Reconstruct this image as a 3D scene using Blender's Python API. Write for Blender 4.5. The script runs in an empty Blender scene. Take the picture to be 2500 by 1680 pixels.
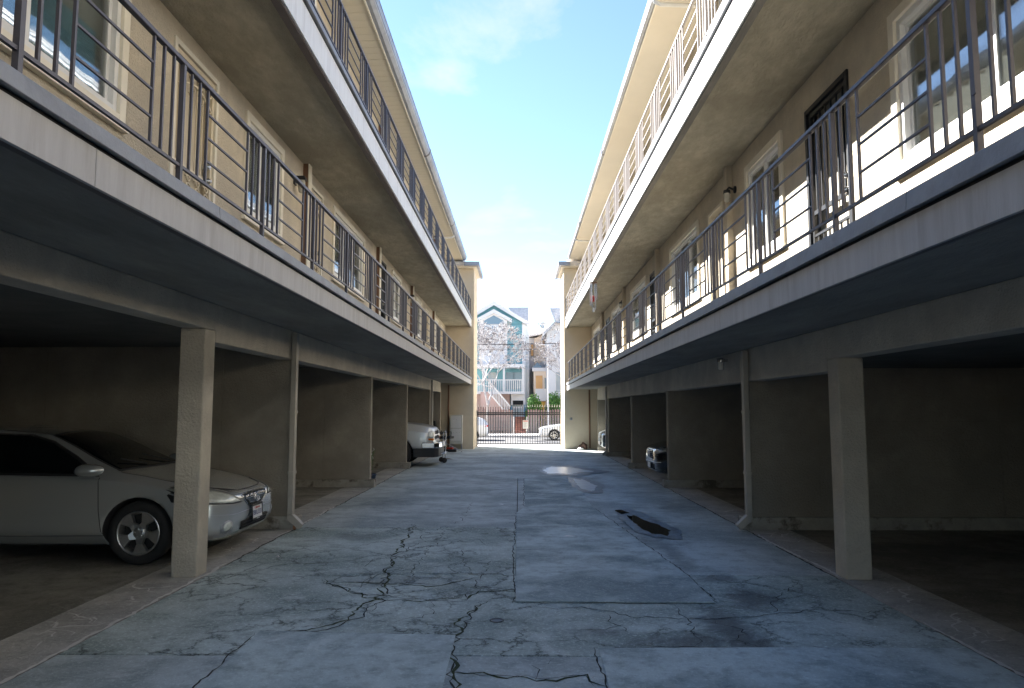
import bpy, bmesh, math, random
from mathutils import Vector, Matrix
from mathutils.bvhtree import BVHTree
R = math.radians
random.seed(7)
S = bpy.context.scene
COL = S.collection

# ------------------------------------------------------------------ camera
cd = bpy.data.cameras.new('camera'); cam = bpy.data.objects.new('camera', cd); COL.objects.link(cam)
cd.sensor_width = 36; cd.lens = 25.2; cd.clip_end = 3000; cd.clip_start = .05
cam.location = (0, 0, 1.6); cam.rotation_euler = (R(90+5.22), 0, R(.556))
S.camera = cam

# ------------------------------------------------------------------ sky, sun, exposure
SUN_EL, SUN_AZ = 34.1, -46.5          # azimuth measured from +Y towards +X
w = bpy.data.worlds.new('World'); S.world = w; w.use_nodes = True
nt = w.node_tree; N = nt.nodes; L = nt.links; N.clear()
out = N.new('ShaderNodeOutputWorld'); bg = N.new('ShaderNodeBackground'); sky = N.new('ShaderNodeTexSky')
sky.sky_type = 'NISHITA'; sky.sun_disc = False
sky.sun_elevation = R(SUN_EL); sky.sun_rotation = R(SUN_AZ)
sky.air_density = .85; sky.dust_density = .05; sky.ozone_density = 2.3
tc = N.new('ShaderNodeTexCoord')
sep = N.new('ShaderNodeSeparateXYZ'); L.new(tc.outputs['Generated'], sep.inputs[0])
# clouds on a flat layer: direction / height
zc = N.new('ShaderNodeMath'); zc.operation = 'MAXIMUM'; zc.inputs[1].default_value = .04; L.new(sep.outputs['Z'], zc.inputs[0])
dx = N.new('ShaderNodeMath'); dx.operation = 'DIVIDE'; L.new(sep.outputs['X'], dx.inputs[0]); L.new(zc.outputs[0], dx.inputs[1])
dy = N.new('ShaderNodeMath'); dy.operation = 'DIVIDE'; L.new(sep.outputs['Y'], dy.inputs[0]); L.new(zc.outputs[0], dy.inputs[1])
cmb = N.new('ShaderNodeCombineXYZ'); L.new(dx.outputs[0], cmb.inputs[0]); L.new(dy.outputs[0], cmb.inputs[1])
mp = N.new('ShaderNodeMapping'); mp.inputs['Scale'].default_value = (1.0, .55, 1); mp.inputs['Location'].default_value = (5.3, 2.15, 0)
L.new(cmb.outputs[0], mp.inputs[0])
cn = N.new('ShaderNodeTexNoise'); cn.inputs['Scale'].default_value = .9; cn.inputs['Detail'].default_value = 9; cn.inputs['Roughness'].default_value = .58
cn.inputs['Distortion'].default_value = .35
L.new(mp.outputs[0], cn.inputs['Vector'])
cr = N.new('ShaderNodeMapRange'); cr.inputs[1].default_value = .60; cr.inputs[2].default_value = .76; cr.inputs[3].default_value = 0; cr.inputs[4].default_value = .75
iz = N.new('ShaderNodeMath'); iz.operation = 'DIVIDE'; iz.inputs[0].default_value = 1; L.new(zc.outputs[0], iz.inputs[1])
hb = N.new('ShaderNodeMapRange'); hb.inputs[1].default_value = 3.2; hb.inputs[2].default_value = 5.5; hb.inputs[3].default_value = 0; hb.inputs[4].default_value = .13; L.new(iz.outputs[0], hb.inputs[0])
ad = N.new('ShaderNodeMath'); ad.operation = 'ADD'; L.new(cn.outputs[0], ad.inputs[0]); L.new(hb.outputs[0], ad.inputs[1]); L.new(ad.outputs[0], cr.inputs[0])
mx = N.new('ShaderNodeMix'); mx.data_type = 'RGBA'; L.new(cr.outputs[0], mx.inputs['Factor'])
L.new(sky.outputs[0], mx.inputs['A']); mx.inputs['B'].default_value = (3.4, 3.4, 3.6, 1)
L.new(mx.outputs['Result'], bg.inputs[0]); bg.inputs[1].default_value = .056
L.new(bg.outputs[0], out.inputs[0])

sd = bpy.data.lights.new('sun', 'SUN'); sun = bpy.data.objects.new('sun', sd); COL.objects.link(sun)
sd.energy = 5.0; sd.angle = R(.5); sd.color = (1, .95, .88)
to_sun = Vector((math.sin(R(SUN_AZ))*math.cos(R(SUN_EL)), math.cos(R(SUN_AZ))*math.cos(R(SUN_EL)), math.sin(R(SUN_EL))))
sun.rotation_euler = to_sun.to_track_quat('Z', 'Y').to_euler(); sun.location = (0, 0, 30)
S.view_settings.view_transform = 'Standard'; S.view_settings.look = 'None'
S.view_settings.exposure = 2.68; S.view_settings.gamma = 1; S.view_settings.use_curve_mapping = False
S.render.engine = 'CYCLES'
S.cycles.max_bounces = 10; S.cycles.diffuse_bounces = 7; S.cycles.transparent_max_bounces = 12
S.cycles.caustics_reflective = False; S.cycles.caustics_refractive = False
S.cycles.use_denoising = True

# ------------------------------------------------------------------ materials
def newmat(name):
    m = bpy.data.materials.new(name); m.use_nodes = True
    b = m.node_tree.nodes['Principled BSDF']
    return m, m.node_tree.nodes, m.node_tree.links, b
def mat(name, col, rough=.6, metal=0, var=.0, vscale=3, bump=0, bscale=60, bdist=.01, stain=None, sscale=1.2, stretch=(1,1,1), coat=0, trans=0, spec=.5, lo=.42, hi=.62):
    """base colour with soft variation, optional stain colour, optional bump"""
    m, n, l, b = newmat(name)
    b.inputs['Roughness'].default_value = rough; b.inputs['Metallic'].default_value = metal
    b.inputs['Coat Weight'].default_value = coat; b.inputs['Coat Roughness'].default_value = .08
    b.inputs['Specular IOR Level'].default_value = spec
    if trans: b.inputs['Transmission Weight'].default_value = trans
    t = n.new('ShaderNodeTexCoord'); mpn = n.new('ShaderNodeMapping'); mpn.inputs['Scale'].default_value = stretch
    l.new(t.outputs['Object'], mpn.inputs[0])
    src = None
    if var:
        nz = n.new('ShaderNodeTexNoise'); nz.inputs['Scale'].default_value = vscale; nz.inputs['Detail'].default_value = 8; nz.inputs['Roughness'].default_value = .65
        l.new(mpn.outputs[0], nz.inputs['Vector'])
        r = n.new('ShaderNodeMapRange'); r.inputs[1].default_value = .3; r.inputs[2].default_value = .7
        r.inputs[3].default_value = 1-var; r.inputs[4].default_value = 1+var
        l.new(nz.outputs[0], r.inputs[0])
        mul = n.new('ShaderNodeVectorMath'); mul.operation = 'SCALE'; mul.inputs[0].default_value = col
        l.new(r.outputs[0], mul.inputs['Scale']); src = mul.outputs[0]
    if stain:
        nz = n.new('ShaderNodeTexNoise'); nz.inputs['Scale'].default_value = sscale; nz.inputs['Detail'].default_value = 10; nz.inputs['Roughness'].default_value = .7
        l.new(mpn.outputs[0], nz.inputs['Vector'])
        r = n.new('ShaderNodeMapRange'); r.inputs[1].default_value = lo; r.inputs[2].default_value = hi; l.new(nz.outputs[0], r.inputs[0])
        mixn = n.new('ShaderNodeMix'); mixn.data_type = 'RGBA'; l.new(r.outputs[0], mixn.inputs['Factor'])
        if src: l.new(src, mixn.inputs['A'])
        else: mixn.inputs['A'].default_value = (*col, 1)
        mixn.inputs['B'].default_value = (*stain, 1); src = mixn.outputs['Result']
    if src: l.new(src, b.inputs['Base Color'])
    else: b.inputs['Base Color'].default_value = (*col, 1)
    if bump:
        nz = n.new('ShaderNodeTexNoise'); nz.inputs['Scale'].default_value = bscale; nz.inputs['Detail'].default_value = 6; nz.inputs['Roughness'].default_value = .7
        l.new(mpn.outputs[0], nz.inputs['Vector'])
        bp = n.new('ShaderNodeBump'); bp.inputs['Strength'].default_value = bump; bp.inputs['Distance'].default_value = bdist
        l.new(nz.outputs[0], bp.inputs['Height']); l.new(bp.outputs[0], b.inputs['Normal'])
    return m

M = {}
M['stucco'] = mat('stucco', (.66,.585,.465), .9, var=.14, vscale=1.5, bump=1, bscale=42, bdist=.02, stain=(.50,.45,.37), sscale=.7)
M['stucco_low'] = mat('stucco_low', (.60,.55,.46), .92, var=.14, vscale=2.5, bump=1, bscale=38, bdist=.02, stain=(.47,.43,.365), sscale=.8)
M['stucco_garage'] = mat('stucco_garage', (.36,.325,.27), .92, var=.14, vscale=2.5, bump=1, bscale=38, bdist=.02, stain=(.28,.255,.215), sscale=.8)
M['stucco_end'] = mat('stucco_end', (.66,.58,.45), .9, var=.08, vscale=1.2, bump=.6, bscale=50, bdist=.01, stain=(.62,.53,.40), sscale=.5)
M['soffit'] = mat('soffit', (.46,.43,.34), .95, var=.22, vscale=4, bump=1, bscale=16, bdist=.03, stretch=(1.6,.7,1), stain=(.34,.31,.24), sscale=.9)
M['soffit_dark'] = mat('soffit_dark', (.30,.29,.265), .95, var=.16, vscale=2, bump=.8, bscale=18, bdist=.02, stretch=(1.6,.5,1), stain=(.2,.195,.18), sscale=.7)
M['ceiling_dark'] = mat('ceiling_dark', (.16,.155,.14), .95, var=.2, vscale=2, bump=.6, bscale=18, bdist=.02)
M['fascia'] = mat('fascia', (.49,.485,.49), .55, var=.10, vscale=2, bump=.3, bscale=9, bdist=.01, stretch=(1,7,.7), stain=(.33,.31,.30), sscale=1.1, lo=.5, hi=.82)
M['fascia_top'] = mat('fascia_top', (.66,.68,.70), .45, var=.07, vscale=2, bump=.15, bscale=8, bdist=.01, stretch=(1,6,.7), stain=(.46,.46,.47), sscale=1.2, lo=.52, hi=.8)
M['cap'] = mat('cap', (.25,.26,.28), .5, metal=.2, var=.12, vscale=5, bump=.3, bscale=5, bdist=.02, stain=(.17,.17,.18), sscale=3, lo=.5, hi=.75)
M['rail'] = mat('rail', (.085,.08,.095), .42, metal=.3, var=.12, vscale=14, bump=.2, bscale=80, bdist=.002, stain=(.2,.15,.12), sscale=9, lo=.66, hi=.75)
M['rail_sunlit'] = mat('rail_sunlit', (.30,.28,.28), .5, metal=.1, var=.1, vscale=14)  # lighter copy of the rail, with sunlight put into its colour
M['vinyl'] = mat('vinyl', (.74,.74,.73), .35, var=.04, vscale=5)
M['trim'] = mat('trim', (.78,.73,.62), .6, var=.06, vscale=4, bump=.2, bscale=30, bdist=.004)
M['cream_metal'] = mat('cream_metal', (.66,.58,.44), .45, var=.05, vscale=9)
M['black_metal'] = mat('black_metal', (.02,.022,.026), .35, metal=.2, var=.3, vscale=20)
M['steel'] = mat('steel', (.6,.6,.6), .25, metal=1)
M['chrome'] = mat('chrome', (.75,.76,.78), .12, metal=1)
M['door_paint'] = mat('door_paint', (.62,.56,.45), .5, var=.05)
M['wood'] = mat('wood', (.20,.11,.065), .7, var=.25, vscale=6, bump=.4, bscale=20, bdist=.006, stretch=(3,3,.3))
M['siding_soffit'] = mat('siding_soffit', (.62,.56,.44), .55, var=.04, vscale=3)
M['soffit_pale'] = mat('soffit_pale', (.66,.60,.50), .6, var=.04, vscale=1.5)
M['gutter'] = mat('gutter', (.36,.38,.42), .4, metal=.3, var=.12, vscale=2, stain=(.25,.26,.3), sscale=2)
M['gutter_dark'] = mat('gutter_dark', (.12,.10,.10), .55, var=.15, vscale=4)
M['pipe'] = mat('pipe', (.40,.37,.32), .5, var=.08, vscale=6, stain=(.3,.26,.2), sscale=5, lo=.55, hi=.8)
M['white_pipe'] = mat('white_pipe', (.7,.69,.66), .45, var=.05)
M['blind'] = mat('blind', (.8,.82,.8), .7, var=.05, vscale=4)
M['blue_film'] = mat('blue_film', (.40,.74,.95), .5, var=.1, vscale=3, bump=.3, bscale=12)
M['room'] = mat('room', (.22,.21,.19), .9, var=.1)
M['lamp_glass'] = mat('lamp_glass', (.8,.78,.7), .2, trans=.5)
M['terracotta'] = mat('terracotta', (.45,.2,.1), .8, var=.3, vscale=8, stain=(.25,.1,.05), sscale=9)
M['rubber'] = mat('rubber', (.018,.018,.019), .75, var=.2, vscale=10)
M['black_plastic'] = mat('black_plastic', (.02,.02,.022), .5)
M['dark_void'] = mat('dark_void', (.012,.012,.013), .8)
M['silver'] = mat('silver', (.60,.625,.635), .27, metal=.6, coat=.8, var=.02, vscale=200)
M['pickup_paint'] = mat('pickup_paint', (.66,.68,.69), .32, metal=.3, coat=.8)
M['white_paint'] = mat('white_paint', (.78,.79,.8), .25, coat=.8)
M['black_paint'] = mat('black_paint', (.01,.011,.014), .15, coat=1)
M['blue_paint'] = mat('blue_paint', (.16,.2,.23), .3, metal=.6, coat=.8)
M['alloy'] = mat('alloy', (.62,.63,.64), .32, metal=.9, var=.06, vscale=30)
M['amber'] = mat('amber', (.85,.25,.02), .25, coat=.5)
M['red_lens'] = mat('red_lens', (.65,.03,.02), .2, coat=.6)
M['plate'] = mat('plate', (.72,.73,.75), .4)
M['plate_ink'] = mat('plate_ink', (.03,.05,.22), .5)
M['plate_red'] = mat('plate_red', (.5,.03,.03), .5)
M['leaf'] = mat('leaf', (.09,.21,.04), .6, var=.5, vscale=3)
M['leaf_dark'] = mat('leaf_dark', (.05,.035,.03), .7, var=.4, vscale=9)
M['leaf_pale'] = mat('leaf_pale', (.60,.56,.56), .7, var=.2, vscale=9)
M['bark'] = mat('bark', (.42,.37,.34), .85, var=.3, vscale=8, bump=.6, bscale=30, bdist=.01)
M['twig'] = mat('twig', (.46,.44,.44), .8, var=.25, vscale=6)
M['petal'] = mat('petal', (.8,.8,.78), .5)
M['pot'] = mat('pot', (.012,.03,.07), .25, coat=.5)
M['soil'] = mat('soil', (.05,.035,.025), .95)
M['teal'] = mat('teal', (.15,.36,.41), .6, var=.05, vscale=2)
M['white_house'] = mat('white_house', (.76,.74,.73), .6, var=.04, vscale=1)
M['cream_house'] = mat('cream_house', (.84,.70,.56), .7, var=.05, vscale=1)
M['yellow'] = mat('yellow', (.75,.48,.10), .6, var=.06)
M['peach'] = mat('peach', (.72,.42,.18), .6)
M['pink_stucco'] = mat('pink_stucco', (.50,.36,.33), .85, var=.1, vscale=2)
M['shingle'] = mat('shingle', (.60,.58,.57), .9, var=.2, vscale=6, bump=.5, bscale=8)
M['slate_blue'] = mat('slate_blue', (.18,.26,.32), .7)
M['glass_far'] = mat('glass_far', (.16,.24,.3), .08, spec=1)
M['post_blue'] = mat('post_blue', (.14,.30,.42), .6)
M['grey_wood'] = mat('grey_wood', (.30,.28,.26), .85, var=.25, vscale=3, bump=.4, bscale=15, stretch=(3,3,.3), stain=(.3,.16,.13), sscale=1.3)
M['brick'] = mat('brick', (.30,.14,.11), .9, var=.3, vscale=9)
M['asphalt'] = mat('asphalt', (.10,.10,.105), .9, var=.15, vscale=3, bump=.5, bscale=80)
M['walk'] = mat('walk', (.48,.46,.44), .9, var=.08, vscale=1.5, bump=.2, bscale=40, stain=(.36,.35,.34), sscale=1)
M['earth'] = mat('earth', (.2,.19,.17), .95, var=.2)
M['red_paint'] = mat('red_paint', (.55,.05,.03), .4)
M['fabric'] = mat('fabric', (.02,.021,.024), .8)
M['brown_fabric'] = mat('brown_fabric', (.10,.055,.04), .8, var=.3, vscale=6)
M['white_sign'] = mat('white_sign', (.78,.77,.76), .4)
M['cabinet'] = mat('cabinet', (.62,.62,.58), .45, var=.06, vscale=5, stain=(.4,.36,.3), sscale=5, lo=.6, hi=.8)
M['curb'] = mat('curb', (.36,.34,.30), .9, var=.2, vscale=5, bump=.8, bscale=22, bdist=.02, stain=(.14,.12,.10), sscale=2.2, lo=.54, hi=.62)
M['efflo'] = mat('efflo', (.62,.62,.60), .85, var=.15, vscale=6)

def concrete(name, base, dark, pale=None, wet=(), scale=1.0, rough=.8, seed=0, grain=1.0, cracks=.0):
    """weathered concrete: mottling, fine aggregate, pits, dark wet or oily patches at places (x, y, rx, ry, strength)"""
    m, n, l, b = newmat(name)
    t = n.new('ShaderNodeTexCoord'); mpn = n.new('ShaderNodeMapping'); mpn.inputs['Location'].default_value = (seed*3.7, seed*1.9, 0)
    l.new(t.outputs['Object'], mpn.inputs[0])
    def noise(s, d=8, r=.65, dist=0, stretch=None):
        nz = n.new('ShaderNodeTexNoise'); nz.inputs['Scale'].default_value = s; nz.inputs['Detail'].default_value = d
        nz.inputs['Roughness'].default_value = r; nz.inputs['Distortion'].default_value = dist
        if stretch:
            m2 = n.new('ShaderNodeMapping'); m2.inputs['Scale'].default_value = stretch; l.new(mpn.outputs[0], m2.inputs[0]); l.new(m2.outputs[0], nz.inputs['Vector'])
        else: l.new(mpn.outputs[0], nz.inputs['Vector'])
        return nz.outputs[0]
    def rng(o, a, c, x=0, y=1):
        r = n.new('ShaderNodeMapRange'); r.interpolation_type = 'SMOOTHSTEP'
        r.inputs[1].default_value = a; r.inputs[2].default_value = c; r.inputs[3].default_value = x; r.inputs[4].default_value = y
        l.new(o, r.inputs[0]); return r.outputs[0]
    def mix(f, a, c):
        q = n.new('ShaderNodeMix'); q.data_type = 'RGBA'; l.new(f, q.inputs['Factor'])
        if isinstance(a, tuple): q.inputs['A'].default_value = (*a, 1)
        else: l.new(a, q.inputs['A'])
        if isinstance(c, tuple): q.inputs['B'].default_value = (*c, 1)
        else: l.new(c, q.inputs['B'])
        return q.outputs['Result']
    def mth(op, a, c):
        q = n.new('ShaderNodeMath'); q.operation = op
        for i, v in enumerate((a, c)):
            if isinstance(v, (int, float)): q.inputs[i].default_value = v
            else: l.new(v, q.inputs[i])
        return q.outputs[0]
    big = noise(.75*scale, 7, .62, .4, (1, 1.25, 1))
    col = mix(rng(big, .38, .62), base, dark)
    mid = noise(4.5*scale, 8, .7)
    col = mix(mth('MULTIPLY', rng(mid, .45, .70), .6), col, tuple(c*.72 for c in dark))
    if pale: col = mix(mth('MULTIPLY', rng(noise(1.9*scale, 10, .72, .8), .57, .68), .55), col, pale)
    fine = noise(34, 6, .85)
    col = mix(mth('MULTIPLY', rng(fine, .5, .68), .55*grain), col, tuple(min(1, c*1.65) for c in base))
    fine2 = noise(22, 6, .8)
    col = mix(mth('MULTIPLY', rng(fine2, .56, .70), .6*grain), col, tuple(c*.45 for c in dark))
    if cracks:
        vo = n.new('ShaderNodeTexVoronoi'); vo.feature = 'DISTANCE_TO_EDGE'; vo.inputs['Scale'].default_value = 2.3
        wn = n.new('ShaderNodeTexNoise'); wn.inputs['Scale'].default_value = 3; wn.inputs['Detail'].default_value = 8; wn.inputs['Roughness'].default_value = .7; l.new(mpn.outputs[0], wn.inputs['Vector'])
        vm = n.new('ShaderNodeVectorMath'); vm.operation = 'SCALE'; vm.inputs['Scale'].default_value = .55; l.new(wn.outputs['Color'], vm.inputs[0])
        va = n.new('ShaderNodeVectorMath'); va.operation = 'ADD'; l.new(vm.outputs[0], va.inputs[0]); l.new(mpn.outputs[0], va.inputs[1]); l.new(va.outputs[0], vo.inputs['Vector'])
        line = rng(vo.outputs['Distance'], .006, .028, 1, 0); soft = rng(vo.outputs['Distance'], .0, .10, 1, 0)
        msk = rng(noise(.9, 4, .6), .43, .56)
        col = mix(mth('MULTIPLY', mth('MULTIPLY', soft, msk), .45), col, tuple(c*.6 for c in dark))
        col = mix(mth('MULTIPLY', mth('MULTIPLY', line, msk), cracks), col, (.05,.06,.05))
    rgh = rng(mid, .3, .7, rough-.1, rough+.1)
    sepn = n.new('ShaderNodeSeparateXYZ'); l.new(t.outputs['Object'], sepn.inputs[0])
    if wet:
        wob = noise(2.2, 10, .78, .8)
        tot = None
        for (x, y, rx, ry, s) in wet:
            ax = mth('DIVIDE', mth('SUBTRACT', sepn.outputs['X'], x), rx); ay = mth('DIVIDE', mth('SUBTRACT', sepn.outputs['Y'], y), ry)
            d = mth('SQRT', mth('ADD', mth('MULTIPLY', ax, ax), mth('MULTIPLY', ay, ay)), 0)
            d = mth('ADD', d, mth('MULTIPLY', mth('SUBTRACT', wob, .5), 3.4))
            f = mth('MULTIPLY', rng(d, .2, 1.3, 1, 0), s*.85)
            tot = f if tot is None else mth('MAXIMUM', tot, f)
        col = mix(tot, col, (.035, .036, .038))
        rr = n.new('ShaderNodeMix'); l.new(tot, rr.inputs['Factor']); l.new(rgh, rr.inputs['A']); rr.inputs['B'].default_value = .5; rgh = rr.outputs['Result']
    l.new(col, b.inputs['Base Color']); l.new(rgh, b.inputs['Roughness'])
    hsum = mth('ADD', mth('MULTIPLY', fine, .35), mth('ADD', mth('MULTIPLY', fine2, .5), mth('MULTIPLY', mid, 1.2)))
    bp = n.new('ShaderNodeBump'); bp.inputs['Strength'].default_value = .8; bp.inputs['Distance'].default_value = .018
    l.new(hsum, bp.inputs['Height']); l.new(bp.outputs[0], b.inputs['Normal'])
    return m
WET = [(1.55,5.3,.22,.75,.9), (1.95,6.3,.25,.45,.8), (1.25,5.15,.42,.2,.8), (1.75,4.6,.22,.35,.9), (1.95,4.0,.3,.5,.95), (1.75,10.1,.42,1.4,.75), (1.72,8.3,.14,1.1,.6), (1.9,7.0,.25,.18,.7), (.55,5.35,.3,.12,.4),
       (2.55,12,.3,.9,.4), (-2.1,9.2,.4,.25,.55), (1.4,15.6,.5,1.6,.6), (1.25,19,.8,1.5,.55), (-1.2,6.9,.6,.25,.3), (-2.3,12.5,.5,.8,.4)]
M['paving'] = concrete('paving', (.51,.575,.58), (.30,.35,.36), (.62,.67,.67), WET, rough=.75)
M['paving_green'] = concrete('paving_green', (.51,.585,.57), (.27,.325,.31), (.62,.67,.66), WET, rough=.8, seed=2, grain=1.5, cracks=.8)
M['paving_smooth'] = concrete('paving_smooth', (.54,.63,.635), (.24,.30,.315), (.64,.70,.70), [(1.62,10.2,.3,1.2,.8),(1.45,15.4,.45,1.4,.6)], scale=1.1, rough=.8, seed=5, grain=.7)
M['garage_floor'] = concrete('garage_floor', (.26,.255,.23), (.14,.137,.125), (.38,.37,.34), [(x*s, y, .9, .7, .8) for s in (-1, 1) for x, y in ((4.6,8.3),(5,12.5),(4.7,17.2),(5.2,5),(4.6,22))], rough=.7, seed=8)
M['apron'] = concrete('apron', (.46,.455,.43), (.33,.325,.31), (.68,.68,.66), [(-3.5,9.7,.35,.2,.6)], scale=1.5, rough=.8, seed=11)
M['crack'] = mat('crack', (.025,.027,.024), .95, var=.4, vscale=20)
M['moss'] = mat('moss', (.045,.06,.025), .95, var=.5, vscale=20)

def glassmat(name, tint=(.9,.95,.95), refl=1.0, ior=1.5):
    m, n, l, b = newmat(name); n.remove(b)
    o = n['Material Output']; tr = n.new('ShaderNodeBsdfTransparent'); tr.inputs[0].default_value = (*tint, 1)
    gl = n.new('ShaderNodeBsdfGlossy'); gl.inputs['Roughness'].default_value = .015
    nz = n.new('ShaderNodeTexNoise'); nz.inputs['Scale'].default_value = 1.4; t = n.new('ShaderNodeTexCoord'); l.new(t.outputs['Object'], nz.inputs['Vector'])
    bp = n.new('ShaderNodeBump'); bp.inputs['Strength'].default_value = .05; bp.inputs['Distance'].default_value = .05; l.new(nz.outputs[0], bp.inputs['Height']); l.new(bp.outputs[0], gl.inputs['Normal'])
    fr = n.new('ShaderNodeFresnel'); fr.inputs['IOR'].default_value = ior
    mu = n.new('ShaderNodeMath'); mu.operation = 'MULTIPLY_ADD'; mu.inputs[1].default_value = refl; mu.inputs[2].default_value = .05; mu.use_clamp = True; l.new(fr.outputs[0], mu.inputs[0])
    mi = n.new('ShaderNodeMixShader'); l.new(mu.outputs[0], mi.inputs[0]); l.new(tr.outputs[0], mi.inputs[1]); l.new(gl.outputs[0], mi.inputs[2]); l.new(mi.outputs[0], o.inputs[0])
    return m
M['glass'] = glassmat('glass', (.93,.96,.96), .75, 1.5)
M['clear_glass'] = glassmat('clear_glass', (.9,.93,.92), 1, 1.5)
M['car_glass'] = mat('car_glass', (.006,.008,.009), .03, spec=.8)
M['car_glass_pane'] = M['car_glass']
M['lens'] = mat('lens', (.62,.66,.62), .12, spec=.8, coat=1, var=.25, vscale=12)
M['lens_dark'] = mat('lens_dark', (.16,.17,.17), .1, spec=.8, coat=1, var=.5, vscale=18)
M['water'] = mat('water', (.012,.014,.013), .02, spec=.7)
M['sky_tinted_water'] = mat('sky_tinted_water', (.52,.62,.70), .3, spec=.9, var=.15, vscale=4, bump=.12, bscale=6, bdist=.01)  # sky reflection painted into the base colour of the brighter puddles
M['damp'] = mat('damp', (.20,.23,.25), .45, var=.4, vscale=9, bump=.4, bscale=30, bdist=.01)
M['sky_tinted_edge'] = mat('sky_tinted_edge', (.30,.38,.44), .3, spec=.8, var=.45, vscale=22, bump=.6, bscale=60, bdist=.01, stain=(.12,.14,.16), sscale=7)  # wet puddle rim with the blue sheen of the sky painted in
M['wet_rim'] = concrete('wet_rim', (.17,.18,.19), (.10,.105,.11), None, (), rough=.25, seed=3)

# ------------------------------------------------------------------ mesh helpers
class MB:
    def __init__(s): s.v = []; s.f = []; s.m = []; s.sm = []
    def add(s, vs, fs, mi=0, smooth=False):
        o = len(s.v); s.v += [tuple(p) for p in vs]; s.f += [tuple(i+o for i in f) for f in fs]; s.m += [mi]*len(fs); s.sm += [smooth]*len(fs); return s
    def box(s, a, b, mi=0):
        x0,x1 = sorted((a[0],b[0])); y0,y1 = sorted((a[1],b[1])); z0,z1 = sorted((a[2],b[2]))
        return s.add([(x0,y0,z0),(x1,y0,z0),(x1,y1,z0),(x0,y1,z0),(x0,y0,z1),(x1,y0,z1),(x1,y1,z1),(x0,y1,z1)],
              [(0,3,2,1),(4,5,6,7),(0,1,5,4),(1,2,6,5),(2,3,7,6),(3,0,4,7)], mi)
    def tube(s, pts, r, n=8, mi=0, caps=True, smooth=True):
        pts = [Vector(p) for p in pts]; rr = r if isinstance(r, (list, tuple)) else [r]*len(pts); rings = []
        for i, p in enumerate(pts):
            d = (pts[min(i+1, len(pts)-1)] - pts[max(i-1, 0)]).normalized()
            u = d.cross(Vector((0,0,1)) if abs(d.z) < .95 else Vector((1,0,0))).normalized(); v = d.cross(u)
            rings += [p + (u*math.cos(2*math.pi*k/n) + v*math.sin(2*math.pi*k/n))*rr[i] for k in range(n)]
        fs = [(i*n+k, i*n+(k+1)%n, (i+1)*n+(k+1)%n, (i+1)*n+k) for i in range(len(pts)-1) for k in range(n)]
        s.add(rings, fs, mi, smooth)
        if caps: s.add(rings[:n], [tuple(range(n))], mi); s.add(rings[-n:], [tuple(range(n))[::-1]], mi)
        return s
    def prism(s, poly, axis, a, b, mi=0):
        """poly: 2D points in the plane across axis, extruded from a to b"""
        def P(q, t): return {'x': (t, q[0], q[1]), 'y': (q[0], t, q[1]), 'z': (q[0], q[1], t)}[axis]
        n = len(poly)
        return s.add([P(q, a) for q in poly] + [P(q, b) for q in poly], [tuple(range(n)), tuple(range(n, 2*n))[::-1]] + [(i, i+n, (i+1)%n+n, (i+1)%n) for i in range(n)], mi)
    def lathe(s, prof, c=(0,0,0), axis='z', n=24, mi=0, smooth=True, caps=True):
        vs = []
        for r, h in prof:
            for k in range(n):
                a = 2*math.pi*k/n; ca, sa = r*math.cos(a), r*math.sin(a)
                vs.append({'z': (c[0]+ca, c[1]+sa, c[2]+h), 'y': (c[0]+ca, c[1]+h, c[2]+sa), 'x': (c[0]+h, c[1]+ca, c[2]+sa)}[axis])
        fs = [(i*n+k, i*n+(k+1)%n, (i+1)*n+(k+1)%n, (i+1)*n+k) for i in range(len(prof)-1) for k in range(n)]
        s.add(vs, fs, mi, smooth)
        if caps: s.add(vs[:n], [tuple(range(n))], mi); s.add(vs[-n:], [tuple(range(n))], mi)
        return s
    def build(s, name, mats, parent=None, bevel=0, loc=None, recalc=True):
        me = bpy.data.meshes.new(name); me.from_pydata(s.v, [], s.f)
        for m_ in (mats if isinstance(mats, (list, tuple)) else [mats]): me.materials.append(M[m_] if isinstance(m_, str) else m_)
        me.polygons.foreach_set('material_index', s.m); me.polygons.foreach_set('use_smooth', s.sm)
        if recalc:
            bm = bmesh.new(); bm.from_mesh(me); bmesh.ops.recalc_face_normals(bm, faces=bm.faces); bm.to_mesh(me); bm.free()
        me.update()
        o = bpy.data.objects.new(name, me); COL.objects.link(o)
        if parent: o.parent = parent
        if loc: o.location = loc
        if bevel:
            b = o.modifiers.new('bevel', 'BEVEL'); b.width = bevel; b.segments = 2; b.limit_method = 'ANGLE'; b.angle_limit = R(40)
        return o
def tag(o, label=None, cat=None, group=None, kind=None):
    if label: o['label'] = label
    if cat: o['category'] = cat
    if group: o['group'] = group
    if kind: o['kind'] = kind
    return o
def thing(name, label, cat, loc=(0,0,0), rz=0, group=None):
    o = bpy.data.objects.new(name, None); COL.objects.link(o); o.location = loc; o.rotation_euler = (0,0,rz); o.empty_display_size = .2
    return tag(o, label, cat, group)
def inst(src, parent, loc=None, rot=None, scale=None):
    c = src.copy(); COL.objects.link(c); c.parent = parent
    if loc is not None: c.location = loc
    if rot is not None: c.rotation_euler = rot
    if scale is not None: c.scale = scale
    return c
def box(name, a, b, m, parent=None, bevel=0): return MB().box(a, b).build(name, m, parent, bevel)
def copy_tree(o, parent=None):
    c = o.copy(); COL.objects.link(c); c.parent = parent
    for ch in o.children: copy_tree(ch, c)
    return c

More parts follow.
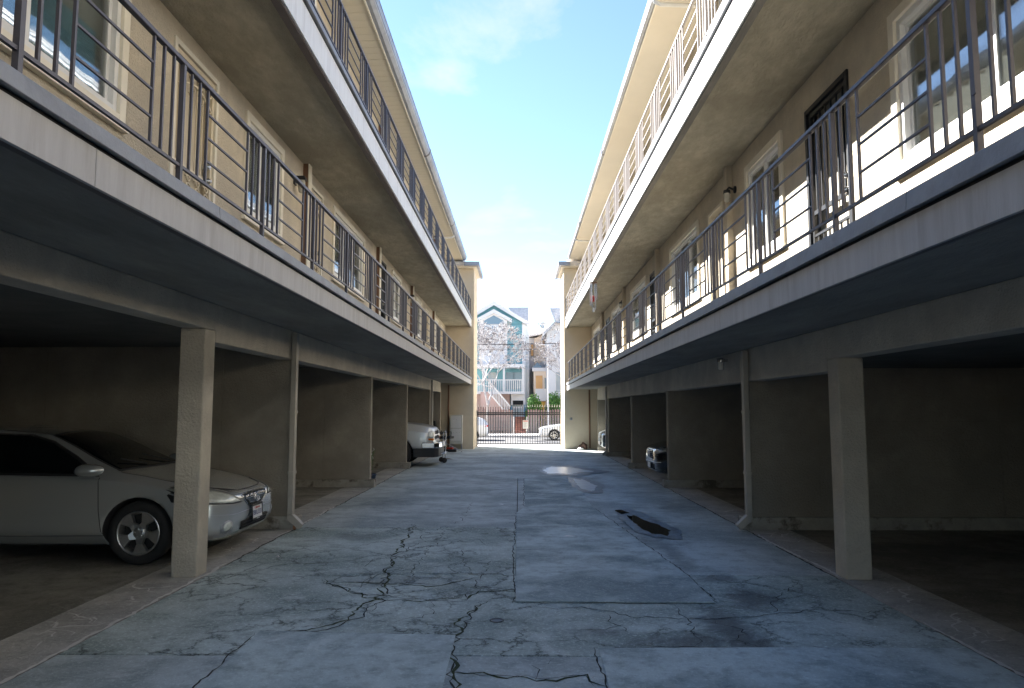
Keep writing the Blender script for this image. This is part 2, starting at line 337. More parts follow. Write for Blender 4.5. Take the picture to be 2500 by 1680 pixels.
# ------------------------------------------------------------------ ground
tag(MB().add([(-1200,-400,-.42),(1200,-400,-.42),(1200,2500,-.42),(-1200,2500,-.42)], [(0,1,2,3)]).build('ground', 'earth'), kind='structure')
tag(box('alley_bed', (-3.03,-9,-.3), (3.03,31.6,-.03), 'crack'), kind='structure')
alley = thing('alley_pavement', 'cracked concrete alley pavement', 'pavement'); del alley['category']; del alley['label']; alley['kind'] = 'structure'
rows_f = [-9,-5,-1.5,1.6,4.84,7.15]
J = .006
for a, b in zip(rows_f[:-1], rows_f[1:]): box('concrete_slab', (-3.025,a+J,-.12), (3.025,b-J,0), 'paving_green' if a > 4 else 'paving', alley, .005)
rows_l = [7.15,9.95,13.1,16.95]; rows_r = [7.15,9.8,13.4,16.95]
for a, b in zip(rows_l[:-1], rows_l[1:]): box('concrete_slab', (-3.025,a+J,-.12), (-.03-J,b-J,0), 'paving_green' if a < 8 else 'paving', alley, .005)
for a, b in zip(rows_r[:-1], rows_r[1:]): box('concrete_slab', (-.03+J,a+J,-.12), (3.025,b-J,.001), 'paving', alley, .005)
for a, b in zip([16.95,20.4,24,27.8], [20.4,24,27.8,31.6]): box('concrete_slab', (-3.025,a+J,-.12), (3.025,b-J,0), 'paving', alley, .005)
def slab_poly(poly, z, m): 
    return MB().prism(poly, 'z', .002, z).build('concrete_slab', m, alley, .004)
slab_poly([(-.03,6.15),(1.62,6.12),(1.63,7.0),(1.2,11.9),(.08,11.9),(-.04,11.3)], .012, 'paving_smooth')
slab_poly([(.1,11.94),(1.2,11.94),(1.27,15.2),(1.1,17.0),(.12,17.0)], .010, 'paving_smooth')
slab_poly([(-1.87,5.33),(-.45,5.24),(-.42,2.2),(-1.8,2.2)], .011, 'paving_smooth')
slab_poly([(.53,4.98),(1.68,5.0),(3.0,5.0),(3.0,2.4),(.49,2.4)], .009, 'paving_smooth')

def ribbon(mb, pts, w, z, rough=.5, seed=1):
    rnd = random.Random(seed); P = [Vector((p[0], p[1], 0)) for p in pts]; Q = []
    for a, b in zip(P[:-1], P[1:]):
        n = max(2, int((b-a).length/.05))
        for k in range(n): Q.append(a.lerp(b, k/n))
    Q.append(P[-1]); n = len(Q); off = 0; C = []
    for i, q in enumerate(Q):
        d = (Q[min(i+1, n-1)] - Q[max(i-1, 0)]).normalized(); nn = Vector((-d.y, d.x, 0))
        off = off*.75 + rnd.gauss(0, .014)*rough*2
        C.append((q + nn*off, nn, w*rnd.uniform(.35, 1.35)*min(1, .25 + min(i, n-1-i)/6)))
    vs = []
    for c, nn, ww in C: vs += [(c+nn*ww/2)[:2]+(z,), (c-nn*ww/2)[:2]+(z,)]
    mb.add(vs, [(2*i, 2*i+1, 2*i+3, 2*i+2) for i in range(n-1)])
CR = [[(-1.87,5.33),(-1.52,5.33),(-1.37,5.49),(-1.25,5.78),(-1.18,6.24),(-1.27,7.13),(-1.35,7.84),(-1.38,8.72),(-1.41,9.49),(-1.46,10.2)],
 [(-2.49,4.86),(-2.12,4.8),(-1.97,4.86),(-1.84,4.82),(-1.83,5.04),(-1.86,5.31)], [(-1.84,6.94),(-1.48,6.46),(-1.13,6.24),(-.76,6.17),(-.45,6.2),(-.34,6.47),(-.03,6.58)],
 [(-.3,6.18),(-.36,5.85),(-.46,5.34),(-.45,5.22),(-.41,4.29),(-.42,3)], [(-2.03,7.31),(-1.63,7.52),(-1.49,7.96),(-1.26,8.32),(-1.23,9.17),(-1.04,10.02),(-.71,9.66),(-.04,9.57)],
 [(-1.04,10.02),(-1.01,8.73),(-1.05,8.08),(-1.07,7.52),(-1.02,6.78)], [(-.35,7.97),(-.58,7.85),(-.47,7.33),(-.52,7.1)], [(-.04,7.53),(-.29,7.74),(-.39,6.96),(-.37,6.39)],
 [(.06,6.05),(.38,5.98),(.69,5.86),(.97,5.68),(1.27,5.66),(1.52,5.63),(1.82,5.71),(2.45,5.86),(3.0,5.9)], [(.69,5.86),(.71,5.51),(.77,5.25)], [(1.24,6.12),(1.26,5.63),(1.27,5.26),(1.24,5.02)],
 [(-.44,4.52),(-.19,4.45),(.1,4.42),(.39,4.46),(.5,4.3)], [(.1,4.42),(.14,4.64),(.19,4.8)], [(-1.73,6.86),(-1.15,6.78),(-.73,6.7),(-.35,6.99)],
 [(-2.3,10.0),(-1.67,9.83),(-1.25,9.32)], [(.85,5.57),(.53,5.35),(.34,5.4)], [(-1.48,6.46),(-1.4,7.0),(-1.1,7.45),(-.6,7.6),(-.35,7.97)], [(-1.23,9.17),(-.9,8.9),(-.6,9.1),(-.3,8.6)],
 [(-1.26,8.32),(-.95,8.2),(-.7,8.5),(-.58,7.85)], [(-.9,10.2),(-.8,11.4),(-.85,12.6)], [(-1.13,6.24),(-1.2,5.8)], [(1.5,5.63),(1.62,5.3),(1.5,5.02)], [(2.0,5.75),(2.2,6.3),(2.6,6.9)],
 [(-1.42,8.7),(-1.7,8.9),(-1.9,8.6)], [(-1.05,8.08),(-1.3,7.9),(-1.5,8.0)], [(-.75,6.17),(-.7,5.8),(-.95,5.6),(-1.3,5.6)]]
mb = MB(); mo = MB()
for i, c in enumerate(CR):
    ribbon(mb, c, .012 if i in (0,3,8,2) else .008, .0035, .8, i+3)
    if i in (0,2,3,11,13): ribbon(mo, c, .022, .0022, .9, i+40)
# edges of the later patches and worn joints
for i, c in enumerate([[(-.035,6.12),(1.64,6.09)], [(1.645,6.1),(1.65,7.0),(1.22,11.9)], [(-.045,6.1),(-.055,9.5),(-.05,11.3)], [(-1.88,5.345),(-.44,5.25)], [(.50,4.99),(1.68,5.01),(3,5.0)], [(.51,5),(.5,4.4),(.48,2.6)],[(-1.89,5.3),(-1.82,2.5)], [(.09,12),(.11,17)], [(-1.5,7.2),(-.1,7.17)]]):
    ribbon(mb, c, .011, .004, .25, i+70)
a_ = mb.build('ground_crack', 'crack', alley); a_['kind'] = 'stuff'
a_ = mo.build('moss_strip', 'moss', alley); a_['kind'] = 'stuff'
mb = MB()
for i, c in enumerate([[(-3.03,1),(-3.04,7.6)], [(-3.04,9.2),(-3.03,12)], [(3.06,7),(3.04,9.5)], [(3.03,2),(3.03,5.6)]]): ribbon(mb, c, .035, .007, .3, i+90)
mb.build('worn_joint_line', 'efflo', alley)
mb = MB()
for i, c in enumerate([[(-3.02,7.5),(-3.02,29)], [(3.02,6.9),(3.02,29)]]): ribbon(mb, c, .02, .0045, .2, i+95)
mb.build('edge_joint', 'crack', alley)
# stormwater pin hole
MB().lathe([(.055,.001),(.055,.006),(.045,.006),(.04,.002)], (-.17,5.62,0), 'z', 20).build('floor_cap', 'black_plastic', alley)
# puddles
def puddle(pts, label, m, z, seed):
    rnd = random.Random(seed); P = [Vector((p[0], p[1], 0)) for p in pts]; c = sum(P, Vector())/len(P); Q = []
    for a, b in zip(P, P[1:]+P[:1]):
        for k in range(8):
            q = a.lerp(b, k/8); ph = rnd.uniform(-.04,.04) + .05*math.sin(5*math.atan2(q.y-c.y, (q.x-c.x)*3)+seed) + .035*math.sin(11*math.atan2(q.y-c.y, (q.x-c.x)*3)+seed*2); Q.append(c + (q-c)*(1+ph))
    n = len(Q); return MB().add([c[:2]+(z,)]+[q[:2]+(z,) for q in Q], [(0, i+1, (i+1)%n+1) for i in range(n)], 0, True)
for i, (pts, lab) in enumerate([
  ([(1.60,11.05),(1.74,10.95),(1.80,10.5),(1.93,10.1),(2.0,9.6),(1.86,9.3),(1.70,9.38),(1.63,9.9),(1.62,10.4)], 'dark puddle of water beside the pale concrete patch'),
  ([(.61,19.15),(.9,20.2),(1.5,19.9),(1.9,18.76),(1.3,17.95),(.75,18.2)], 'farther puddle with a sky reflection painted in, down the alley'),
  ([(1.25,16.7),(1.45,16.6),(1.62,15.2),(1.48,14.27),(1.25,14.6),(1.23,15.5)], 'middle puddle with painted sky brightness, just nearer than the farthest one'),
  ([(1.5,11.55),(1.62,11.6),(1.7,11.25),(1.55,11.1)], 'small dark puddle just beyond the largest dark one')]):
    tag(puddle(pts, lab, 'water', 0, i+1).build('puddle', 'sky_tinted_water' if i in (1,2) else 'water', loc=(0,0,.016 if i in (0,3) else .0135)), lab, 'puddle', 'puddles along the alley')
for i, pts in enumerate([[(1.52,11.3),(1.7,11.75),(1.95,11.2),(2.0,10.4),(2.16,9.7),(2.02,9.1),(1.7,9.1),(1.52,9.7),(1.48,10.5)], [(.5,18.8),(.7,20.2),(1.3,20.7),(1.9,19.9),(2.3,18.7),(1.5,17.5),(.8,17.6)], [(1.15,17.1),(1.5,17.0),(1.8,15.4),(1.6,13.9),(1.2,14.1),(1.1,15.4)]]):
    puddle(pts, '', '', 0, 20+i).build('damp_rim', 'damp' if i else 'sky_tinted_edge', alley, loc=(0,0,.0135 if i == 0 else .0125))  # damp borders; the first also carries a painted sky sheen
# carport floors and their pale apron strips
for s in (-1, 1):
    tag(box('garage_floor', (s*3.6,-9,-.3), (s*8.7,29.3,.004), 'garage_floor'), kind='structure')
    tag(box('apron_strip', (s*3.035,-9,-.3), (s*3.595,29.3,.004), 'apron'), kind='structure')
    rnd = random.Random(5+s); mb = MB()
    for k in range(16):
        y = rnd.choice([4.4,5.2,6.1,7.3,8.2,9.1,11,13.6]) if s > 0 else rnd.choice([3.6,4.6,5.3,6.3,7.6,8.4,11,12.3]); y += rnd.uniform(-.4,.4)
        pts = [(s*rnd.uniform(3.1,3.25), y)]
        for q in range(4): pts.append((pts[-1][0]+s*rnd.uniform(.04,.12), pts[-1][1]+rnd.uniform(-.1,.22)))
        ribbon(mb, pts, rnd.uniform(.012,.035), .0065+.0001*k, 1.4, k)
    o = mb.build('lime_streak', 'efflo'); tag(o, kind='stuff')
# street beyond the gate
mb = MB(); mb.add([(-30,31.6,-.01),(30,31.6,-.01),(30,37.5,-.16),(-30,37.5,-.16),(-30,38.2,-.27),(30,38.2,-.27)], [(0,1,2,3),(3,2,5,4)]); tag(mb.build('near_sidewalk', 'walk'), kind='structure')
tag(MB().box((-60,38.2,-.5),(60,49,-.28)).build('street', 'asphalt'), kind='structure')
tag(MB().box((-60,49,-.5),(60,53.2,-.14)).build('far_sidewalk', 'walk', None, .02), kind='structure')

# ------------------------------------------------------------------ apartment buildings
PART_Y = [9.78, 14.95, 19.75, 24.85]
def wall_strip(mb, s, xw, y0, y1, z0, z1, holes, t=.18):
    """a wall of boxes with rectangular holes (y0,y1,z0,z1)"""
    ys = sorted(holes); cur = y0
    for (a, b, c, d) in ys:
        if a > cur: mb.box((s*xw, cur, z0), (s*(xw+t), a, z1))
        if c > z0+.001: mb.box((s*xw, a, z0), (s*(xw+t), b, c))
        if d < z1-.001: mb.box((s*xw, a, d), (s*(xw+t), b, z1))
        cur = b
    if cur < y1: mb.box((s*xw, cur, z0), (s*(xw+t), y1, z1))

def make_window(bld, s, xw, y0, y1, z0, z1, panes=2, blinds=1, film=False, label=None):
    """outer trim y0..y1, z0..z1; hole is .085 smaller all round"""
    X = lambda o: s*(xw-o)
    t = .085; a, b, c, d = y0+t, y1-t, z0+t, z1-t; f = .05
    w_ = MB()
    w_.box((X(.004),a,c),(X(-.10),a+f,d)); w_.box((X(.004),b-f,c),(X(-.10),b,d)); w_.box((X(.004),a+f,c),(X(-.10),b-f,c+f)); w_.box((X(.004),a+f,d-f),(X(-.10),b-f,d))
    o = w_.build('window', 'vinyl', bld, .004)
    if label: o['label'] = label
    tr = MB(); tr.box((X(.03),y0,z0),(X(-.002),a,z1)); tr.box((X(.03),b,z0),(X(-.002),y1,z1)); tr.box((X(.03),a,z0),(X(-.002),b,c)); tr.box((X(.03),a,d),(X(-.002),b,z1))
    tr.build('trim', 'trim', o, .004)
    mb = MB(); mb.box((X(.05),y0-.02,z0-.03),(X(0),y1+.02,z0)); mb.build('sill', 'trim', o, .003)
    a += f; b -= f; c += f; d -= f; wd = (b-a)/panes
    for k in range(panes):
        p0, p1 = a+k*wd, a+(k+1)*wd; dd = -.03 if k % 2 else -.055; g = .035
        sh = MB(); sh.box((X(dd+.015),p0,c),(X(dd-.015),p0+g,d)); sh.box((X(dd+.015),p1-g,c),(X(dd-.015),p1,d)); sh.box((X(dd+.015),p0+g,c),(X(dd-.015),p1-g,c+g)); sh.box((X(dd+.015),p0+g,d-g),(X(dd-.015),p1-g,d))
        sh.build('sash', 'vinyl', o)
        box('pane', (X(dd+.003),p0+g,c+g), (X(dd-.003),p1-g,d-g), 'glass', o)
        if film: box('film', (X(dd-.012),p0+g,c+g), (X(dd-.016),p1-g-(.1 if k == 2 else 0),c+g+(d-c)*(.5 if k == 2 else .8)), 'blue_film', o)
    if blinds:
        bl = MB(); n = max(4, int((b-a)/.085))
        for k in range(n):
            if blinds == 2 and k > n*.55: continue
            yy = a + (k+.5)*(b-a)/n; an = .3; h = .046
            bl.add([(X(-.125)-s*h*math.sin(an)*-1, yy-h*math.cos(an), c-.02), (X(-.125)+s*h*math.sin(an)*-1, yy+h*math.cos(an), c-.02), (X(-.125)+s*h*math.sin(an)*-1, yy+h*math.cos(an), d), (X(-.125)-s*h*math.sin(an)*-1, yy-h*math.cos(an), d)], [(0,1,2,3)])
        bl.box((X(-.095),a,d-.03),(X(-.15),b,d+.02))
        bl.build('blind', 'blind', o)
    return o
def spiral(c, r, turns, n=14, flip=1):
    return [(0, c[0]+flip*r*(1-i/n*.75)*math.cos(turns*2*math.pi*i/n), c[1]+r*(1-i/n*.75)*math.sin(turns*2*math.pi*i/n)) for i in range(n+1)]
def make_door(bld, s, xw, y0, y1, z0, z1, style='cream', label=None):
    X = lambda o: s*(xw-o); mt = {'cream': 'cream_metal', 'black': 'black_metal', 'plain': 'door_paint'}[style]
    t = .05
    sl = box('door', (X(-.09),y0+t,z0+.01), (X(-.13),y1-t,z1-t), 'door_paint', bld)
    if label: sl['label'] = label
    fr = MB(); fr.box((X(.02),y0,z0),(X(-.14),y0+t,z1)); fr.box((X(.02),y1-t,z0),(X(-.14),y1,z1)); fr.box((X(.02),y0+t,z1-t),(X(-.14),y1-t,z1)); fr.build('frame', mt if style == 'black' else 'trim', sl, .003)
    a, b, c, d = y0+t+.01, y1-t-.01, z0+.02, z1-t-.01
    if style == 'plain':
        for k in range(3):
            z_ = c+.15+k*(d-c-.2)/3; box('panel', (X(-.08),a+.12,z_), (X(-.092),b-.12,z_+(d-c)/3-.18), 'door_paint', sl, .004)
        MB().lathe([(.02,0),(.03,.03),(.03,.05),(.012,.06)], (X(-.02) if s<0 else X(-.08),b-.08,z0+.98), 'x', 12).build('knob', 'steel', sl)
        return sl
    g = .045; fr = MB()
    for q in ((a,a+g,c,d),(b-g,b,c,d),(a+g,b-g,c,c+g),(a+g,b-g,d-g,d)): fr.box((X(.0),q[0],q[2]),(X(-.03),q[1],q[3]))
    zm = z0+.88
    fr.box((X(-.002),a+g,zm),(X(-.028),b-g,zm+.025)); fr.box((X(-.002),a+g,zm-.24),(X(-.028),b-g,zm-.215))
    fr.build('security_frame', mt, sl)
    n = 6
    for k in range(n):
        yy = a+g+(k+.5)*(b-a-2*g)/n
        bm_ = MB(); bm_.box((X(-.008),yy-.008,c+g),(X(-.024),yy+.008,zm-.24)); bm_.box((X(-.008),yy-.008,zm+.025),(X(-.024),yy+.008,d-g)); bm_.build('bar', mt, sl)
    if style == 'cream':
        for k in range(4):
            yy = a+g+.08+k*(b-a-2*g-.16)/3
            for fl, dz in ((1,-.17),(-1,-.07)): MB().tube([(X(.0), p[1], p[2]) for p in spiral((yy, zm+dz), .055, 1.5, 14, fl)], .009, 6).build('scroll', mt, sl)
            MB().tube([(X(.0), p[1], p[2]) for p in spiral((yy, d-g-.10), .07, 1.4, 14, 1 if k < 2 else -1)], .010, 6).build('scroll', mt, sl)
            MB().tube([(X(.0), yy+.05*math.sin(t_*2.2)*(1 if k<2 else -1), d-g-.17-.05*t_) for t_ in range(5)], .009, 6).build('scroll', mt, sl)
        MB().tube([(X(0), a+g+(b-a-2*g)*i/10, d-g-.28+.12*math.sin(math.pi*i/10)) for i in range(11)], .012, 6).build('arch', mt, sl)
    else:
        box('lock_rail', (X(.0),a+g,zm-.02), (X(-.026),b-g,zm-.001), mt, sl)
    lk = MB(); yk = b-.10 if s > 0 else b-.10
    lk.lathe([(.03,-.05),(.03,0),(.034,.015),(.02,.045)] if s < 0 else [(.02,-.045),(.034,-.015),(.03,0),(.03,.05)], (X(-.02), yk if s<0 else a+.07, zm+.16), 'x', 14)
    lk.lathe([(.025,-.05),(.025,0),(.032,.015),(.03,.04),(.015,.06)] if s < 0 else [(.015,-.06),(.03,-.04),(.032,-.015),(.025,0),(.025,.05)], (X(-.02), yk if s<0 else a+.07, zm+.02), 'x', 14)
    lk.build('lock', 'steel', sl)
    return sl

def building(s, P):
    bld = thing('apartment_building', P['label'], 'building', (0,0,0))
    xf2, xf3, xw, z2, c2, t2, z3, c3, t3, ze = P['xf2'], P['xf3'], P['xw'], P['z2'], P['c2'], P['t2'], P['z3'], P['c3'], P['t3'], P['ze']
    Y0, Y1 = -9, 29.3
    SB = lambda a, b: ((s*a[0],a[1],a[2]), (s*b[0],b[1],b[2]))
    # floors of the two balconies run back as the storey slabs
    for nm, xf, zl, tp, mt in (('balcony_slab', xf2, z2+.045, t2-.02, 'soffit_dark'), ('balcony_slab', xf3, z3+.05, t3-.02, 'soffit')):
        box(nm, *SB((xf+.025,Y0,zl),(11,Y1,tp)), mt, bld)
    # fascia boards in lengths, with a dark drip gap and a metal cap above
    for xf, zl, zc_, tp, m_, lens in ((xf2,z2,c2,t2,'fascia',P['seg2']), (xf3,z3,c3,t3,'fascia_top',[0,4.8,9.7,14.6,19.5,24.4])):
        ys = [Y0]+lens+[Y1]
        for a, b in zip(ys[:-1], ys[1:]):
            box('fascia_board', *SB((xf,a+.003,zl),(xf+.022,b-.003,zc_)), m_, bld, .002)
        box('drip_gap', *SB((xf+.012,Y0,zc_),(xf+.03,Y1,zc_+.022)), 'dark_void', bld)
        ys = [Y0]+[v+1.3 for v in lens]+[Y1]
        for a, b in zip(ys[:-1], ys[1:]):
            MB().prism([(s*(xf-.03),zc_+.02),(s*(xf-.022),tp),(s*(xf+.2),tp+.006),(s*(xf+.2),tp-.019),(s*(xf-.005),zc_+.02)], 'y', a+.002, b-.002).build('cap_flashing', 'cap', bld, .003)
    box('drip_trim', *SB((xf3+.024,Y0,z3-.012),(xf3+.10,Y1,z3+.05)), 'gutter_dark' if s < 0 else 'soffit_dark', bld)
    box('drip_trim', *SB((xf2+.024,Y0,z2+.015),(xf2+.09,Y1,z2+.045)), 'gutter_dark', bld)
    # upper walls
    H2, H3 = [], []
    for (k, y0, y1, z0_, z1_, kw) in P['open']:
        t = .085 if k == 'w' else 0
        H2.append((y0+t, y1-t, (z0_ if k == 'w' else t2)+t, z1_-t))
        dz = t3-t2
        H3.append((y0+t, y1-t, (z0_+dz if k == 'w' else t3)+t, z1_+dz-t))
    mb = MB(); wall_strip(mb, s, xw, Y0, Y1, t2-.02, z3+.05, H2); wall_strip(mb, s, xw, Y0, Y1, t3-.02, ze+.1, H3); mb.build('wall', 'stucco', bld)
    for (k, y0, y1, z0_, z1_, kw) in P['open']:
        dz = t3-t2
        if k == 'w': make_window(bld, s, xw, y0, y1, z0_, z1_, **kw); make_window(bld, s, xw, y0, y1, z0_+dz, z1_+dz, kw.get('panes',2), 1)
        else: make_door(bld, s, xw, y0, y1, t2, z1_, **kw); make_door(bld, s, xw, y0, y1, t3, z1_+dz, kw.get('style','cream'))
    # rooms behind
    mb = MB()
    for zf, zt in ((t2, z3+.05), (t3, ze+.1)):
        mb.box(*SB((xw+3.2,Y0,zf),(xw+3.3,Y1,zt)))
        for yy in [Y0, 4.9]+PART_Y+[Y1-.1]: mb.box(*SB((xw+.18,yy,zf),(xw+3.2,yy+.1,zt)))
    mb.build('room_wall', 'room', bld)
    # pilasters
    for yy in PART_Y:
        yy -= .05
        for zf, zt in ((t2, z3+.05), (t3, ze)):
            box('pilaster', *SB((xw-.07,yy+.02,zf),(xw-.002,yy+.10,zt)), 'wood' if s < 0 else 'stucco', bld)
            box('pilaster_board', *SB((xw-.09,yy+.012,zf),(xw-.072,yy+.15,zt)), 'trim' if s < 0 else 'stucco', bld, .004)
    # carport: beams, pillar, partitions, back wall, ceiling
    zb1, zb2 = P['zb1'], P['zb2']; xg = 3.08
    box('beam', *SB((xg,-9,zb1),(xg+.24,P['pil']+.12,z2+.045)), 'stucco_low', bld, .012)
    ys = [P['pil']+.12]+PART_Y+[28.2]
    for i, (a, b) in enumerate(zip(ys[:-1], ys[1:])):
        box('beam', *SB((xg,a+.001,zb2),(xg+.24,b,z2+.045)), 'stucco_low', bld, .012)
    box('pillar', *SB((xg+.001,P['pil']-.12,0),(xg+.25,P['pil']+.119,zb1)), 'stucco_low', bld, .014)
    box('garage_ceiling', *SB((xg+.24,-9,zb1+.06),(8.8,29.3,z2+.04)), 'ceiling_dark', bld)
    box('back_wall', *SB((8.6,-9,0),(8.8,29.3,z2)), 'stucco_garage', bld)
    for j, yy in enumerate([-.6]+PART_Y+[28.2]):
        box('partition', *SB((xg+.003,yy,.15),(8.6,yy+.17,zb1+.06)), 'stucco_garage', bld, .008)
        box('curb', *SB((xg-(.10 if j < 5 else .02),yy-.035,0),(8.6,yy+.205,.16 if j != 1 else .17)), 'curb', bld, .012)
        # wall boards on the near face
        if 0 < j < 5:
            xs = [(xg+.03, xg+.95), (xg+.968, xg+3.38), (xg+3.398, 8.58)]
            for q, (a, b) in enumerate(xs):
                zs = [(.185, zb1-.02)] if q == 0 else [(.185,1.44),(1.456,zb1-.02)]
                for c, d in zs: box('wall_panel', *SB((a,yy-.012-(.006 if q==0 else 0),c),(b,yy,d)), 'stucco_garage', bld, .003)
    # end block standing forward of the balconies
    xe = 1.85
    mb = MB(); mb.box(*SB((xe,Y1,-.1),(11,31.6,7.42))); mb.build('end_wall', 'stucco_end', bld, .015)
    # roof and eaves
    xg1, xg2 = P['xe']
    box('roof', *SB((xg2,Y0,ze+.06),(11,31.6,ze+.22)), 'shingle', bld)
    if s < 0:
        n = 0; y = 1.0
        proto = box('soffit_board', (-xw+.002,0,0), (-xg2-.02,.205,.014), 'siding_soffit', bld, .003); proto.location = (0,y,ze)
        while y < 29.1:
            y += .212; inst(proto, bld, (0,y,ze+random.uniform(0,.003)))
        box('soffit', *SB((xg2+.02,Y0,ze+.016),(xw,Y1,ze+.05)), 'dark_void', bld)
    else:
        box('soffit', *SB((xg2+.02,Y0,ze),(xw,Y1,ze+.05)), 'soffit_pale', bld)
    box('eave_board', *SB((xg2-.0,Y0,ze-.03),(xg2+.022,Y1+.2,ze+.16)), 'trim', bld)
    prof = [(s*(xg2-.002),ze-.03+.02),(s*(xg2-.06),ze-.01),(s*(xg1+.03),ze+.03),(s*(xg1),ze+.10),(s*(xg1),ze+.14),(s*(xg1-.008),ze+.14),(s*(xg1-.008),ze+.152),(s*(xg1+.012),ze+.152),(s*(xg1+.012),ze+.05),(s*(xg2-.06),ze+.012),(s*(xg2-.014),ze+.012),(s*(xg2-.014),ze+.15),(s*(xg2-.002),ze+.15)]
    ys = [Y0,3.2,10.0,16.8,23.4,Y1-.3]
    for a, b in zip(ys[:-1], ys[1:]): MB().prism(prof, 'y', a+.003, b-.003).build('gutter', ['gutter'], bld)
    for a in ys[1:-1]: 
        mb = MB(); mb.prism([(q[0]+(-s*.006 if i in (3,4,5,6) else 0), q[1]-(.006 if i in (1,2) else 0)) for i, q in enumerate(prof)], 'y', a-.04, a+.04); mb.build('gutter_coupler', 'gutter_dark', bld)
    # end block crown: gutter turning in towards the alley
    box('end_soffit', *SB((xe-.12,Y1-.35,7.42),(xw,31.7,7.46)), 'soffit_pale', bld)
    mb = MB(); mb.box(*SB((xe-.24,Y1-.45,7.43),(xe-.12,31.8,7.6))); mb.box(*SB((xe-.24,Y1-.57,7.43),(xg1+.1,Y1-.45,7.6))); mb.build('gutter', 'gutter', bld, .02)
    box('roof', *SB((xe-.12,Y1-.44,7.461),(xw+1,31.7,7.62)), 'shingle', bld)
    # pipes leading from gutter to wall under the eave
    for yy in P['spouts']:
        mb = MB(); mb.tube([(s*(xg2-.03),yy,ze),(s*(xg2-.03),yy,ze-.06),(s*(xg2+.06),yy,ze-.11),(s*(xw-.05),yy+.02,ze-.13)], .032, 10); mb.build('gutter_outlet', 'white_pipe', bld)
    return bld

lw = dict(xf2=1.95, xf3=1.95, xw=3.02, z2=2.62, c2=2.80, t2=2.90, z3=4.98, c3=5.28, t3=5.37, ze=7.70, zb1=2.40, zb2=2.28, pil=7.1, xe=(2.14,2.29), spouts=[8.4, 24.6], seg2=[3.2,8.15,13.2,18.1,23],
  label='three storey beige apartment block in shade on the left of the alley',
  open=[('w',2.3,5.25,3.72,4.90,dict(panes=3,blinds=1,film=True)), ('d',5.98,6.90,0,4.87,dict(style='cream')), ('w',7.62,8.88,3.70,4.90,dict(panes=2)),
        ('d',9.95,10.75,0,4.86,dict(style='cream')), ('w',11.35,13.7,3.70,4.90,dict(panes=3,blinds=2)), ('d',15.2,16.0,0,4.86,dict(style='black')), ('w',16.75,18.0,3.70,4.9,dict(panes=2)),
        ('w',20.7,21.9,3.70,4.9,dict(panes=2)), ('d',22.9,23.75,0,4.86,dict(style='cream')), ('w',25.4,26.6,3.7,4.9,dict(panes=2)), ('d',27.4,28.2,0,4.86,dict(style='cream'))])
rw = dict(xf2=1.95, xf3=1.92, xw=2.97, z2=2.37, c2=2.56, t2=2.68, z3=4.93, c3=5.25, t3=5.35, ze=7.72, zb1=2.10, zb2=1.98, pil=7.07, xe=(2.0,2.06), spouts=[10.2, 25.2], seg2=[2.2,6.9,11.9,16.7,21.6],
  label='three storey beige apartment block on the right with sun on its walls',
  open=[('w',2.2,5.5,3.42,4.72,dict(panes=3)), ('d',6.24,7.2,0,4.66,dict(style='black')), ('w',7.85,9.15,3.42,4.74,dict(panes=2,blinds=0)), ('d',10.2,11.0,0,4.62,dict(style='plain')),
        ('w',11.6,13.85,3.42,4.72,dict(panes=3)), ('d',15.2,16.0,0,4.62,dict(style='black')), ('w',16.5,18.8,3.42,4.72,dict(panes=2)), ('w',20.6,22.7,3.42,4.72,dict(panes=2)),
        ('d',23.3,24.2,0,4.62,dict(style='black')), ('w',25.9,28.4,3.42,4.72,dict(panes=2))])
bL = building(-1, lw); bR = building(1, rw)

# ------------------------------------------------------------------ balcony railings
def railing(s, x, zt, ztop, posts0, step, label, mt='rail', yend=29.25, ystart=1.0, splices=False):
    t = thing('balcony_railing', label, 'railing', (s*x, 0, zt))
    h = ztop-zt; zb = .12
    box('top_rail', (-.017,ystart,h-.028), (.017,yend,h), mt, t, .004)
    box('bottom_rail', (-.009,ystart,zb-.009), (.009,yend,zb+.009), mt, t)
    post = bal = bar = spl = None; y = posts0; dsp = .113
    while y > ystart: y -= step
    y += step
    while y < yend+.4:
        if y < yend:
            if post is None: post = box('post', (-.014,-.014,-.02), (.014,.014,h-.0285), mt, t); post.location = (0,y,0)
            else: inst(post, t, (0,y,0))
            if splices:
                if spl is None: spl = box('splice_plate', (-.021,-.028,.27), (-.0145,-.004,.56), mt, t); spl.location = (0,y,0)
                else: inst(spl, t, (0,y,0))
        for k in (-3,-2,-1,1,2,3):
            yy = y+k*dsp
            if yy > yend or yy < ystart: continue
            if bal is None: bal = box('baluster', (-.0075,-.0075,zb+.0095), (.0075,.0075,h-.0285), mt, t); bal.location = (0,yy,0)
            else: inst(bal, t, (0,yy,0))
        a, b = y-step+3*dsp+.008, y-3*dsp-.008
        a = max(a, ystart)
        for q in (1,2,3):
            z = zb+(h-.03-zb)*q/4
            if b > a and b < yend:
                if bar is None: bar = box('cross_bar', (-.006,a-a,-.006), (.006,b-a,.006), mt, t); bar.location = (0,a,z); bl = b-a
                else: inst(bar, t, (0,a,z), scale=(1,(b-a)/bl,1))
        y += step
    return t
railing(-1, 1.985, 2.90, 3.66, 4.06, 1.355, 'dark metal railing of the left block, middle storey balcony')
railing(-1, 1.985, 5.375, 6.12, 7.62, 1.355, 'dark metal railing of the left block, top storey balcony')
railing(1, 1.985, 2.685, 3.50, 4.42, 1.40, 'grey metal railing of the right block, middle storey balcony', splices=True)
railing(1, 1.955, 5.355, 6.17, 7.15, 1.38, 'metal railing of the right block, sunlight painted into its colour, top storey balcony', 'rail_sunlit')

